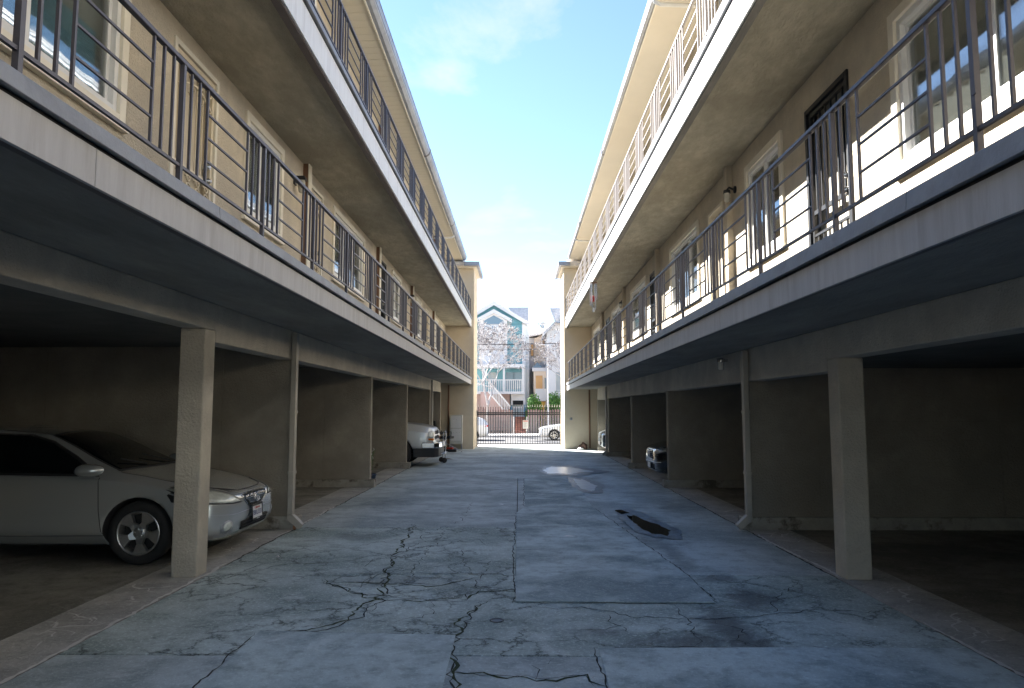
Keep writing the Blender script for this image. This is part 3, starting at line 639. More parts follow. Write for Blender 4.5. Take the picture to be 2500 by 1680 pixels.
# ------------------------------------------------------------------ downpipes, wall lamps
def downpipe(s, y, ztop, label, x=3.02, elbow=True, m='pipe'):
    t = thing('downpipe', label, 'downpipe', (s*x, y, 0), 0, 'downpipes on the carport walls')
    dirx = -s
    mb = MB(); mb.box((-.035,-.05,.22),(.035,.05,ztop)); mb.build('pipe', m, t, .006)
    mb = MB(); a = .035
    mb.prism([(-s*-.035,.22),(-s*.035,.22),(-s*.17,.09),(-s*.12,.03),(-s*-.035,.15)], 'y', -.05, .05); mb.build('elbow', m, t, .005)
    for z in (.75, 1.55): box('strap', (-.038,-.075,z), (.038,.075,z+.035), m, t)
    return t
downpipe(-1, 9.62, 2.62, 'beige downpipe on the partition beside the silver coupe, left side')
downpipe(1, 9.62, 2.38, 'beige downpipe right of the carports, nearest one on the right side')
downpipe(-1, 24.75, 2.62, 'far left downpipe on the last carport partition', 3.0)
downpipe(1, 24.75, 2.38, 'far right downpipe beside the tan recess', 3.0)
for s, z in ((-1,2.6),(1,2.4)):
    mb = MB(); mb.tube([(s*2.86,29.2,.05),(s*2.86,29.2,z)], .035, 10)
    tag(mb.build('drain_pipe', 'wood'), 'thin brown drain pipe in the %s corner by the gate wall' % ('left' if s < 0 else 'right'), 'pipe')
def wall_lamp(s, x, y, z, label, style):
    t = thing('wall_lamp', label, 'lamp', (s*x, y, z), 0, 'wall lamps along the balconies')
    d = -s
    if style == 'box':
        mb = MB(); mb.box((0,-.05,-.06),(d*.02,.05,.06)); mb.prism([(0,.05),(d*.15,.05),(d*.16,0),(0,0)], 'y', -.055, .055); mb.build('bracket', 'black_metal', t, .004)
        MB().lathe([(.045,-.001),(.05,-.06),(.042,-.15),(.03,-.17)], (d*.10,0,0), 'z', 18).build('glass_jar', 'lamp_glass', t)
    else:
        mb = MB(); mb.lathe([(.05,0),(.05,d*.02),(.02,d*.03)], (0,0,.0), 'x', 16); mb.tube([(d*.02,0,0),(d*.09,0,.03),(d*.12,0,-.01)], .016, 8); mb.lathe([(.045,-.01),(.05,-.05),(.048,-.055)], (d*.12,0,0), 'z', 16); mb.build('bracket', 'black_metal', t)
        MB().lathe([(.042,-.056),(.044,-.13),(.036,-.17),(.015,-.18)], (d*.12,0,0), 'z', 16).build('glass_jar', 'lamp_glass', t)
    return t
wall_lamp(-1, 3.02, 9.38, 4.67, 'box topped jar lamp on the left block, nearest to the camera', 'box')
wall_lamp(-1, 3.02, 19.4, 4.67, 'box topped jar lamp far along the left block', 'box')
wall_lamp(1, 2.97, 9.62, 4.60, 'round black jar lamp on the right block, nearest to the camera', 'round')
wall_lamp(1, 2.97, 19.9, 4.60, 'small jar lamp far along the right block', 'round')
t = thing('wall_lamp', 'small pale cylinder light under the right balcony above the downpipe', 'lamp', (2.98,10.6,2.3))
MB().lathe([(.05,.0),(.055,.04),(.05,.05)], (0,0,0), 'z', 18).build('cap', 'steel', t); MB().lathe([(.045,-.12),(.048,-.001)], (0,0,0), 'z', 18).build('glass_jar', 'lamp_glass', t); box('bracket', (.05,-.02,0), (.1,.02,.04), 'steel', t)

# ------------------------------------------------------------------ gate
g = thing('driveway_gate', 'black metal picket gate with spear tips paled to look sunlit across the alley end', 'gate', (0,31.4,0))
for z, h in ((.08,.05),(1.36,.05),(1.43,.05)): box('rail', (-1.8,-.02,z), (1.8,.02,z+h), 'black_metal', g)
pk = None
for i in range(34):
    x = -1.77+i*3.54/33
    if pk is None:
        pk = box('picket', (-.011,-.011,.131), (.011,.011,1.72), 'black_metal', g); pk.location = (x,.032,0)
        sp = MB().add([(-.02,-.01,1.70),(.02,-.01,1.70),(.02,.01,1.70),(-.02,.01,1.70),(0,0,1.84)], [(0,1,4),(1,2,4),(2,3,4),(3,0,4),(0,3,2,1)]).build('spear_tip', 'fascia', g); sp.location = (x,.032,0)  # tips get a pale colour to look sunlit
    else: inst(pk, g, (x,.032,0)); inst(sp, g, (x,.032,0))
box('gate_post', (-1.84,-.04,0), (-1.80,.04,1.55), 'black_metal', g); box('gate_post', (1.80,-.04,0), (1.84,.04,1.5), 'stucco_end', g)
t = thing('gate_sign', 'white notice sign with a red band hung on the gate', 'sign', (.28,31.33,.95))
box('panel', (-.115,0,-.18), (.115,.012,.19), 'white_sign', t, .004); box('red_band', (-.10,-.003,.13), (.10,0,.165), 'red_paint', t)
mb = MB()
for k in range(5): mb.box((-.07+.02*(k%2),-.003,.07-k*.045),(.06-.015*(k%3),0,.082-k*.045))
mb.build('notice_lines', 'gutter', t)

# ------------------------------------------------------------------ cars
def pchip(xs, ys, x):
    n = len(xs)
    if x <= xs[0]: return ys[0]
    if x >= xs[-1]: return ys[-1]
    h = [xs[i+1]-xs[i] for i in range(n-1)]; d = [(ys[i+1]-ys[i])/h[i] for i in range(n-1)]
    m = [d[0]]+[0 if d[i-1]*d[i] <= 0 else 2*d[i-1]*d[i]/(d[i-1]+d[i]) for i in range(1, n-1)]+[d[-1]]
    i = max(k for k in range(n-1) if xs[k] <= x); t = (x-xs[i])/h[i]
    return (2*t**3-3*t*t+1)*ys[i]+(t**3-2*t*t+t)*h[i]*m[i]+(-2*t**3+3*t*t)*ys[i+1]+(t**3-t*t)*h[i]*m[i+1]
def crom(P, n):
    out_ = []
    for i in range(len(P)-1):
        p0, p1, p2, p3 = P[max(i-1,0)], P[i], P[i+1], P[min(i+2,len(P)-1)]
        for k in range(n):
            t = k/n; out_.append(tuple(.5*((2*p1[j])+(-p0[j]+p2[j])*t*.8+(2*p0[j]-5*p1[j]+4*p2[j]-p3[j])*t*t*.8+(-.0)*t+(-p0[j]+3*p1[j]-3*p2[j]+p3[j])*t**3*.8) + (0 if False else 0) if False else (1-t)*p1[j]+t*p2[j]+.5*t*(1-t)*((p2[j]-p0[j])*(1-t)*.55-(p3[j]-p1[j])*t*.55+(p1[j]-p2[j])*(1-2*t)*.55*1) for j in range(2)))
    out_.append(P[-1]); return out_
def make_body(name, st, wheels, wr, paint, parent):
    """st rows: u, zb, zs, zt, wb, ws, wt, zte (u from the nose backwards; z heights; half widths)"""
    U = [r[0] for r in st]; us = []
    L_ = U[-1]; n = int(L_/.045)
    us = sorted(set([round(L_*i/n, 4) for i in range(n+1)] + [.015,.03,.06,L_-.03,L_-.06]))
    rings = []
    for u in us:
        zb, zs, zt, wb, ws, wt, zte = [pchip(U, [r[j] for r in st], u) for j in range(1, 8)]
        P = [(0,zb),(wb*.75,zb),(wb,zb+.03),(ws*.985,zb+(zs-zb)*.25),(ws,zb+(zs-zb)*.6),(ws*.985,zs-.02),(ws*.955,zs+.015),(wt+(ws*.955-wt)*.5,(zs+zte)/2+.012),(wt,zte),(wt*.86,zte+(zt-zte)*.55),(wt*.45,zt-.004),(0,zt)]
        ring = crom(P, 4)
        rings.append([(-u, y, z) for y, z in ring] + [(-u, -y, z) for y, z in ring[1:-1][::-1]])
    m_ = len(rings[0]); vs = [p for r in rings for p in r]
    fs = [(i*m_+k, i*m_+(k+1)%m_, (i+1)*m_+(k+1)%m_, (i+1)*m_+k) for i in range(len(rings)-1) for k in range(m_)]
    mb = MB().add(vs, fs, 0, True); mb.add(rings[0], [tuple(range(m_))], 0, True); mb.add(rings[-1], [tuple(range(m_))], 0, True)
    o = mb.build(name, [paint, 'dark_void'], parent)
    bm = bmesh.new(); bm.from_mesh(o.data); bmesh.ops.remove_doubles(bm, verts=bm.verts, dist=.0005); bmesh.ops.recalc_face_normals(bm, faces=bm.faces)
    bvh = BVHTree.FromBMesh(bm); bm.to_mesh(o.data); bm.free()
    for p in o.data.polygons: p.use_smooth = True
    for u, y in wheels:
        c = MB().lathe([(wr*1.13,-.30),(wr*1.13,.5)], (-u,0,wr), 'y', 40)
        for sgn in (-1, 1):
            cc = MB().lathe([(wr*1.13,-.16),(wr*1.13,.6)] if sgn > 0 else [(wr*1.13,-.6),(wr*1.13,.16)], (-u, sgn*(y), wr), 'y', 40).build('cutter', 'dark_void')
            cc.data.materials.clear(); cc.data.materials.append(M['dark_void'])
            if parent: cc.parent = parent
            b = o.modifiers.new('arch', 'BOOLEAN'); b.operation = 'DIFFERENCE'; b.object = cc; b.solver = 'EXACT'
            try: b.material_mode = 'TRANSFER'
            except Exception: pass
            bpy.context.view_layer.update()
            dg = bpy.context.evaluated_depsgraph_get(); me = bpy.data.meshes.new_from_object(o.evaluated_get(dg)); o.modifiers.clear(); o.data = me
            bpy.data.objects.remove(cc)
    return o, bvh
def patch(name, bvh, poly, axis, m, parent, off=.004, cuts=4, side=1, thick=.0):
    bm = bmesh.new()
    def P(q): return {'side': (q[0], side*4, q[1]), 'top': (q[0], q[1], 5), 'front': (3, q[0], q[1]), 'rear': (-9, q[0], q[1])}[axis]
    D = {'side': Vector((0,-side,0)), 'top': Vector((0,0,-1)), 'front': Vector((-1,0,0)), 'rear': Vector((1,0,0))}[axis]
    f = bm.faces.new([bm.verts.new(P(q)) for q in poly]); bmesh.ops.triangulate(bm, faces=bm.faces)
    for _ in range(cuts):
        es = [e for e in bm.edges if e.calc_length() > .045]
        if not es: break
        bmesh.ops.subdivide_edges(bm, edges=es, cuts=1, use_grid_fill=False); bmesh.ops.triangulate(bm, faces=[f for f in bm.faces if len(f.verts) > 3])
    bad = []
    for v in bm.verts:
        h = bvh.ray_cast(v.co, D)
        if h[0] is None or (axis == 'front' and h[0].x < -.62): bad.append(v)
        else:
            nn = h[1] if h[1].dot(D) < 0 else -h[1]
            v.co = h[0] + nn*off - D*.001
    bmesh.ops.delete(bm, geom=bad, context='VERTS')
    bmesh.ops.recalc_face_normals(bm, faces=bm.faces)
    me = bpy.data.meshes.new(name); bm.to_mesh(me); bm.free(); me.materials.append(M[m])
    for p in me.polygons: p.use_smooth = True
    o = bpy.data.objects.new(name, me); COL.objects.link(o); o.parent = parent
    s_ = o.modifiers.new('thickness', 'SOLIDIFY'); s_.thickness = .003; s_.offset = -1
    return o
def make_wheel(parent, u, y, wr, rr, spokes=5, side=-1, width=.21, kind='five'):
    """side: which way the outer face looks (y sign)"""
    t = bpy.data.objects.new('wheel', None); COL.objects.link(t); t.parent = parent; t.location = (-u, y, wr); t.rotation_euler = (0, R(11), 0 if side < 0 else math.pi)
    W_ = width/2; rim_ = rr
    MB().lathe([(rim_,-W_*.8),(rim_+.012,-W_*.95),(wr-.045,-W_),(wr-.012,-W_*.85),(wr,-W_*.6),(wr,W_*.6),(wr-.012,W_*.85),(wr-.045,W_),(rim_,W_*.9)], axis='y', n=48, caps=False).build('tyre', 'rubber', t)
    mb = MB(); mb.lathe([(rim_+.004,-W_*.86),(rim_-.004,-W_*.92),(rim_-.014,-W_*.84),(rim_-.022,-W_*.2),(rim_-.03,W_*.8)], axis='y', n=48, caps=False)
    for k in range(spokes):
        a = 2*math.pi*k/spokes; ca, sa = math.cos(a), math.sin(a); 
        w0, w1 = (.046,.078) if kind == 'five' else (.016,.02)
        q = []
        for r_, ww, yy in ((.05,w0,-W_*.62),(rim_*.5,w0*.62,-W_*.78),(rim_-.016,w1,-W_*.84)):
            for e in (-1, 1): q.append((r_*ca-e*ww*sa, yy, r_*sa+e*ww*ca))
            for e in (-1, 1): q.append((r_*ca-e*ww*1.15*sa, yy+.035, r_*sa+e*ww*1.15*ca))
        mb.add(q, [(0,1,5,4),(4,5,9,8),(0,4,6,2),(4,8,10,6),(1,3,7,5),(5,7,11,9),(2,6,7,3),(6,10,11,7)], 0)
    mb.lathe([(.062,-W_*.3),(.062,-W_*.66),(.05,-W_*.74),(.0,-W_*.74)], axis='y', n=24)
    mb.build('rim', 'alloy', t)
    MB().lathe([(rim_-.03,-W_*.05),(rim_-.03,W_*.0)], axis='y', n=32).build('brake_plate', 'dark_void', t)
    mb = MB()
    for k in range(5):
        a = 2*math.pi*(k+.5)/5; mb.lathe([(.011,-.02),(.011,0)], (.042*math.cos(a),-W_*.7,.042*math.sin(a)), 'y', 8)
    mb.lathe([(.026,-.012),(.028,0)], (0,-W_*.74,0), 'y', 16)
    mb.build('wheel_nut', 'alloy', t)
    return t
def text(name, body, size, loc, rot, m, parent, depth=.0008):
    c = bpy.data.curves.new(name, 'FONT'); c.body = body; c.size = size; c.align_x = 'CENTER'; c.align_y = 'CENTER'; c.extrude = depth
    c.materials.append(M[m]); o_ = bpy.data.objects.new(name, c); COL.objects.link(o_); bpy.context.view_layer.update()
    me = bpy.data.meshes.new_from_object(o_.evaluated_get(bpy.context.evaluated_depsgraph_get())); bpy.data.objects.remove(o_)
    o = bpy.data.objects.new(name, me); COL.objects.link(o); o.parent = parent; o.location = loc; o.rotation_euler = rot
    return o

# --- silver two-door coupe, nose towards the alley
coupe = thing('parked_car', 'silver two-door coupe parked behind the nearest left pillar', 'car', (-3.06, 8.40, .0), R(0))
coupe.rotation_euler = (0,0,R(0))
st = [ # u   zb   zs   zt   wb   ws   wt   zte
 (0.00,.33,.56,.64,.42,.52,.40,.60),(.03,.27,.58,.675,.54,.66,.52,.64),(.10,.22,.62,.715,.64,.77,.60,.68),(.22,.19,.66,.755,.70,.84,.64,.72),(.45,.17,.72,.815,.74,.885,.66,.79),
 (.75,.16,.785,.87,.76,.90,.69,.85),(.95,.16,.825,.915,.76,.905,.72,.895),(1.17,.16,.855,.955,.76,.905,.74,.935),(1.45,.16,.875,1.09,.76,.905,.685,1.04),(1.78,.16,.895,1.255,.76,.905,.62,1.20),(2.08,.16,.905,1.355,.76,.905,.575,1.305),
 (2.95,.16,.925,1.415,.76,.905,.56,1.365),(3.40,.16,.935,1.395,.76,.905,.56,1.34),(3.85,.16,.945,1.28,.76,.905,.58,1.22),(4.25,.17,.95,1.10,.75,.895,.63,1.05),(4.55,.19,.95,1.03,.72,.87,.64,1.0),(4.78,.24,.92,1.0,.68,.80,.60,.96),(4.88,.34,.85,.93,.55,.68,.50,.88)]
WR = .325
body, bv = make_body('body', st, [(.88,.66),(3.72,.66)], WR, 'silver', coupe)
for u in (.88, 3.72):
    for sg in (-1, 1): make_wheel(coupe, u, sg*.79, WR, .222, 5, sg)
for sg in (-1, 1):
    P_ = lambda pts: [(-a, b) for a, b in pts]
    patch('side_window', bv, P_([(1.42,.925),(1.68,1.08),(1.98,1.235),(2.25,1.31),(3.0,1.34),(3.12,1.335),(3.12,.955)]), 'side', 'car_glass', coupe, .004, side=sg)
    patch('quarter_window', bv, P_([(3.18,.96),(3.18,1.33),(3.5,1.29),(3.85,1.15),(4.05,1.03),(3.9,.985)]), 'side', 'car_glass', coupe, .004, side=sg)
    patch('window_seal', bv, P_([(1.33,.90),(1.66,1.10),(1.97,1.258),(2.24,1.33),(3.0,1.358),(3.5,1.31),(3.86,1.17),(4.1,1.025),(3.9,.965),(3.12,.935),(1.75,.905)]), 'side', 'black_plastic', coupe, .0015, side=sg)
    # shut lines of the long door
    for ln in ([(1.32,.89),(1.31,.80),(1.29,.55),(1.26,.34),(1.24,.30)], [(2.98,.95),(3.0,.7),(3.02,.45),(2.96,.30)], [(1.24,.297),(2.2,.29),(2.96,.297)]):
        pl = [(a-.004, b-.003) for a, b in ln] + [(a+.004, b+.003) for a, b in ln[::-1]]
        patch('shut_line', bv, P_(pl), 'side', 'dark_void', coupe, .0012, side=sg)
    patch('side_marker', bv, P_([(.47,.735),(.38,.675),(.52,.70)]), 'side', 'amber', coupe, .006, side=sg)
    # headlight wraps round the corner
    patch('headlight', bv, [(sg*.43,.60),(sg*.62,.735),(sg*.80,.775),(sg*.86,.765),(sg*.875,.66),(sg*.84,.625),(sg*.60,.60)], 'front', 'lens', coupe, .006, cuts=5)
    patch('headlight_seal', bv, [(sg*.385,.585),(sg*.61,.747),(sg*.80,.792),(sg*.88,.785),(sg*.885,.64),(sg*.85,.612),(sg*.60,.588)], 'front', 'black_plastic', coupe, .002, cuts=5)
    patch('fog_lamp', bv, [(sg*(.66+.06*math.cos(a*.524)), .36+.05*math.sin(a*.524)) for a in range(12)], 'front', 'lens', coupe, .005)
    patch('fog_recess', bv, [(sg*(.665+.085*math.cos(a*.524)), .355+.07*math.sin(a*.524)) for a in range(12)], 'front', 'gutter', coupe, .002)
    m_ = MB().lathe([(.0,-.01),(.05,0),(.075,.02),(.085,.05),(.08,.09),(.06,.125),(.03,.14),(.002,.145)], axis='x', n=20)
    m_.v = [(x*1.9-.08, y*1.25, z*.8) for x, y, z in m_.v]
    mi = m_.build('mirror', 'silver', coupe); mi.location = (-1.40, sg*.99, .975)
    arm = MB().tube([(0,0,0),(.02,-sg*.12,-.04)], [.03,.022], 8).build('mirror_arm', 'black_plastic', mi)
hl = lambda y0, y1: None
patch('windshield', bv, [(-1.22,-.66),(-1.18,0),(-1.22,.66),(-1.65,.60),(-2.0,.53),(-2.03,0),(-2.0,-.53),(-1.65,-.60)], 'top', 'car_glass', coupe, .004, cuts=6)
patch('windshield_seal', bv, [(-1.18,-.70),(-1.14,0),(-1.18,.70),(-1.65,.625),(-2.04,.55),(-2.06,0),(-2.04,-.55),(-1.65,-.625)], 'top', 'black_plastic', coupe, .0015, cuts=6)
for ln in ([(-.30,-.60),(-.6,-.66),(-.95,-.71),(-1.16,-.73)], [(-.30,.60),(-.6,.66),(-.95,.71),(-1.16,.73)], [(-.30,-.60),(-.13,-.46),(-.085,-.3),(-.07,0),(-.085,.3),(-.13,.46),(-.30,.60)]):
    pl = [(a-.003, b-.004) for a, b in ln] + [(a+.003, b+.004) for a, b in ln[::-1]]
    patch('hood_line', bv, pl, 'top', 'dark_void', coupe, .0015, cuts=6)
patch('grille_surround', bv, [(-.36,.655),(-.33,.60),(-.22,.53),(-.12,.508),(.12,.508),(.22,.53),(.33,.60),(.36,.655),(.2,.668),(-.2,.668)], 'front', 'chrome', coupe, .006, cuts=5)
patch('grille_recess', bv, [(-.335,.645),(-.31,.60),(-.21,.542),(-.12,.522),(.12,.522),(.21,.542),(.31,.60),(.335,.645),(.2,.655),(-.2,.655)], 'front', 'dark_void', coupe, .0085, cuts=5)
for k in range(15):
    y = -.28+k*.04; lo_ = .53+max(0, abs(y)-.12)*.42; hi_ = .652
    if hi_-lo_ < .02: continue
    patch('grille_bar', bv, [(y-.006,lo_),(y+.006,lo_),(y+.006,hi_),(y-.006,hi_)], 'front', 'chrome', coupe, .012, cuts=3)
for z in (.555,.61): patch('grille_bar', bv, [(-.3+.12*(z<.6),z-.003),(.3-.12*(z<.6),z-.003),(.3-.12*(z<.6),z+.004),(-.3+.12*(z<.6),z+.004)], 'front', 'chrome', coupe, .013, cuts=4)
e_ = MB()
def oval(c, a, b, r): e_.tube([(.0, c[0]+a*math.cos(t_*math.pi/12), c[1]+b*math.sin(t_*math.pi/12)) for t_ in range(25)], r, 6, caps=False)
oval((0,0), .062, .042, .006); oval((0,.004), .018, .036, .004); oval((0,.018), .038, .015, .004)
eo = e_.build('emblem', 'chrome', coupe); eo.location = (.024, 0, .592); eo.rotation_euler = (0, R(-12), 0)
patch('lower_intake', bv, [(-.42,.375),(-.38,.285),(.38,.285),(.42,.375),(.2,.385),(-.2,.385)], 'front', 'dark_void', coupe, .004, cuts=5)
for z in (.315,.345): patch('intake_bar', bv, [(-.38,z),(.38,z),(.38,z+.008),(-.38,z+.008)], 'front', 'black_plastic', coupe, .008, cuts=4)
patch('bumper_line', bv, [(-.86,.50),(-.6,.475),(.6,.475),(.86,.50),(.6,.479),(-.6,.479)], 'front', 'gutter', coupe, .001, cuts=5)
lp = bpy.data.objects.new('licence_plate', None); COL.objects.link(lp); lp.parent = coupe; lp.location = (.028,0,.435); lp.rotation_euler = (0, R(-4), 0)
box('plate', (0,-.152,-.076), (.006,.152,.076), 'plate', lp, .004)
mb = MB(); mb.box((.002,-.165,-.092),(.012,.165,-.068)); mb.box((.002,-.165,.066),(.012,.165,.090)); mb.box((.002,-.165,-.068),(.012,-.149,.066)); mb.box((.002,.149,-.068),(.012,.165,.066)); mb.build('plate_frame', 'black_plastic', lp, .003)
RF = (R(90), 0, R(90))
text('lettering', 'California', .04, (.0075,0,.045), RF, 'plate_red', lp); text('lettering', '7BRU331', .078, (.0075,0,-.012), RF, 'plate_ink', lp); text('lettering', 'TOYOTA', .022, (.0125,0,-.080), RF, 'plate', lp)
# wipers and steering wheel
mb = MB(); mb.tube([(-1.22,-.10,.985),(-1.34,-.45,1.06)], .008, 6); mb.tube([(-1.22,.45,.985),(-1.36,.05,1.085)], .008, 6); mb.build('wiper', 'black_plastic', coupe)
mb = MB(); mb.tube([(-2.5,-.25,1.40),(-2.6,0,1.42),(-2.5,.25,1.40)], .004, 5); mb.build('roof_edge', 'steel', coupe)

# --- silver pickup nose at the third left carport
pick = thing('parked_pickup', 'silver pickup with black bumper sticking out of a far left carport', 'pickup', (-2.42, 21.15, 0))
st = [(0,.42,.80,1.02,.70,.80,.62,.98),(.05,.38,.86,1.08,.76,.88,.70,1.04),(.18,.36,.95,1.13,.80,.95,.76,1.10),(.5,.36,1.02,1.19,.82,.97,.80,1.17),(1.2,.36,1.06,1.25,.82,.98,.82,1.23),(1.55,.36,1.07,1.28,.82,.98,.82,1.26),
      (2.0,.36,1.09,1.62,.82,.98,.72,1.58),(2.4,.36,1.1,1.80,.82,.98,.68,1.76),(3.0,.36,1.1,1.83,.82,.98,.68,1.79),(3.6,.36,1.1,1.78,.82,.98,.68,1.75),(3.8,.36,1.1,1.16,.82,.98,.8,1.14),(5.2,.4,1.1,1.14,.82,.98,.85,1.12)]
body, bv = make_body('body', st, [(.98,.72),(4.3,.72)], .385, 'pickup_paint', pick)
for u in (.98, 4.3):
    for sg in (-1, 1): make_wheel(pick, u, sg*.85, .385, .21, 5, sg, .26)
for sg in (-1, 1):
    patch('headlight', bv, [(sg*.50,.80),(sg*.50,.99),(sg*.80,.99),(sg*.90,.95),(sg*.92,.86),(sg*.90,.80)], 'front', 'lens', pick, .012, cuts=5)
    patch('turn_lamp', bv, [(sg*.74,.735),(sg*.74,.792),(sg*.93,.792),(sg*.93,.735)], 'front', 'amber', pick, .013, cuts=5)
    patch('side_window', bv, [(-2.05,1.2),(-2.5,1.68),(-3.5,1.68),(-3.6,1.2)], 'side', 'car_glass', pick, .004, side=sg)
patch('grille', bv, [(-.47,.72),(-.47,1.02),(.47,1.02),(.47,.72)], 'front', 'chrome', pick, .012, cuts=5)
for q in ((-.41,-.04,.75,.855),(-.41,-.04,.885,.99),(.04,.41,.75,.855),(.04,.41,.885,.99)): patch('grille_opening', bv, [(q[0],q[2]),(q[0],q[3]),(q[1],q[3]),(q[1],q[2])], 'front', 'dark_void', pick, .018, cuts=4)
patch('windshield', bv, [(-1.75,-.7),(-1.7,0),(-1.75,.7),(-2.3,.64),(-2.32,0),(-2.3,-.64)], 'top', 'car_glass', pick, .004, cuts=6)
mb = MB(); mb.prism([(-.30,-1.0),(.06,-.97),(.17,-.75),(.20,-.4),(.20,.4),(.17,.75),(.06,.97),(-.30,1.0)], 'z', .52, .68); mb.build('bumper', 'chrome', pick, .02)
mb = MB(); mb.prism([(-.55,-.99),(.05,-.96),(.15,-.74),(.18,-.4),(.18,.4),(.15,.74),(.05,.96),(-.55,.99)], 'z', .27, .515); mb.build('bumper_skirt', 'black_plastic', pick, .02)
box('licence_plate', (.205,-.15,.53), (.215,.15,.68), 'plate', pick)
for sg in (-1, 1):
    mb = MB(); mb.tube([(.19,sg*.35,.34),(.30,sg*.35,.34),(.31,sg*.30,.34),(.19,sg*.27,.34)], .014, 8); mb.build('tow_hook', 'chrome', pick)
# a small dolly leaning in front of the pickup
t = thing('hand_trolley', 'small chrome hand trolley standing in front of the silver pickup', 'trolley', (-2.28, 21.95, 0), R(20))
mb = MB(); mb.tube([(0,-.16,.12),(.02,-.16,.85),(.02,-.1,.95),(.02,.1,.95),(.02,.16,.85),(0,.16,.12)], .014, 8)
for z in (.3,.55,.75): mb.tube([(.01,-.16,z),(.01,.16,z)], .010, 6)
mb.build('frame', 'chrome', t); box('foot_plate', (0,-.19,.10), (.22,.19,.112), 'steel', t)
for sg in (-1, 1): MB().lathe([(.03,-.02),(.075,-.018),(.08,0),(.075,.018),(.03,.02)], (-.03,sg*.19,.081), 'y', 16).build('wheel', 'rubber', t)

# --- a sedan shape shared by the farther cars
def sedan(label, loc, rz, paint, grille='plain', L_=4.6, group=None, hatch=False):
    t = thing('parked_car', label, 'car', loc, rz, group)
    st = [(0,.30,.60,.70,.45,.56,.44,.67),(.03,.25,.63,.74,.56,.70,.55,.71),(.12,.21,.68,.79,.66,.80,.62,.76),(.3,.18,.74,.84,.72,.86,.66,.82),(.8,.16,.83,.93,.76,.89,.71,.915),(1.25,.16,.88,.99,.76,.895,.74,.97),
          (1.7,.16,.91,1.22,.76,.895,.66,1.17),(2.15,.16,.93,1.40,.76,.895,.59,1.35),(2.8,.16,.94,1.45,.76,.895,.57,1.40)] + (
          [(3.6,.16,.95,1.43,.76,.895,.57,1.38),(4.0,.18,.95,1.32,.75,.88,.6,1.27),(4.25,.24,.93,1.12,.7,.85,.64,1.08),(4.35,.34,.88,1.0,.6,.74,.58,.96)] if hatch else
          [(3.3,.16,.95,1.42,.76,.895,.57,1.37),(3.7,.16,.96,1.24,.76,.89,.62,1.19),(4.05,.17,.96,1.08,.75,.88,.68,1.05),(4.4,.22,.93,1.04,.70,.83,.64,1.0),(4.55,.34,.86,.96,.56,.7,.52,.92)])
    body, bv = make_body('body', st, [(.9,.66),(3.45,.66)], .32, paint, t)
    for u in (.9, 3.45):
        for sg in (-1, 1): make_wheel(t, u, sg*.78, .32, .225, 9, sg, .2, 'thin')
    for sg in (-1, 1):
        patch('headlight', bv, [(sg*.44,.66),(sg*.60,.78),(sg*.82,.80),(sg*.85,.70),(sg*.7,.64)], 'front', 'lens_dark' if grille == 'chrome' else 'lens', t, .006, cuts=5)
        patch('side_window', bv, [(-1.62,.955),(-2.2,1.30),(-2.5,1.36),(-3.2,1.34),(-3.55,1.2),(-3.6,.985)], 'side', 'car_glass', t, .004, side=sg)
        patch('tail_lamp', bv, [(sg*.55,.80),(sg*.55,.93),(sg*.84,.95),(sg*.86,.82)], 'rear', 'red_lens', t, .006, cuts=5)
    patch('windshield', bv, [(-1.32,-.64),(-1.29,0),(-1.32,.64),(-2.05,.55),(-2.08,0),(-2.05,-.55)], 'top', 'car_glass', t, .004, cuts=6)
    patch('lower_intake', bv, [(-.5,.40),(-.45,.29),(.45,.29),(.5,.40)], 'front', 'dark_void', t, .004, cuts=4)
    if grille == 'chrome':
        patch('grille', bv, [(-.36,.50),(-.33,.70),(.33,.70),(.36,.50)], 'front', 'dark_void', t, .006, cuts=4)
        for k in range(5): patch('grille_bar', bv, [(-.33+.005*k,.505+.042*k),(.33-.005*k,.505+.042*k),(.33-.005*k,.516+.042*k),(-.33+.005*k,.516+.042*k)], 'front', 'chrome', t, .012, cuts=4)
        patch('chrome_strip', bv, [(-.6,.27),(.6,.27),(.6,.285),(-.6,.285)], 'front', 'chrome', t, .008, cuts=4)
        patch('chrome_strip', bv, [(-.78,.455),(-.4,.435),(.4,.435),(.78,.455),(.78,.468),(.4,.45),(-.4,.45),(-.78,.468)], 'front', 'chrome', t, .008, cuts=4)
        o = MB(); o.tube([(0,.075*math.cos(a*.2618),.075*math.sin(a*.2618)) for a in range(25)], .009, 6, caps=False)
        for a in (90, 210, 330): o.tube([(0,0,0),(0,.07*math.cos(R(a)),.07*math.sin(R(a)))], [.011,.004], 6)
        q = o.build('emblem', 'chrome', t); q.location = (.035,0,.60)
        box('licence_plate', (.03,-.15,.31), (.04,.15,.42), 'plate', t)
    else:
        patch('grille', bv, [(-.36,.54),(-.32,.62),(.32,.62),(.36,.54)], 'front', 'dark_void', t, .006, cuts=4)
    return t
sedan('black sedan with chrome slatted grille in a right hand carport', (2.98, 16.45, 0), math.pi, 'black_paint', 'chrome')
sedan('blue grey car nose in the farthest right hand carport', (3.02, 27.0, 0), math.pi, 'blue_paint')
# street cars, both facing left
sedan('white car on the street behind the right side of the gate, front wheel showing', (1.25, 45.0, -.28), math.pi, 'white_paint')
sedan('white hatchback on the street behind the left side of the gate, red tail lamp', (-6.25, 44.9, -.28), math.pi, 'white_paint', hatch=True)

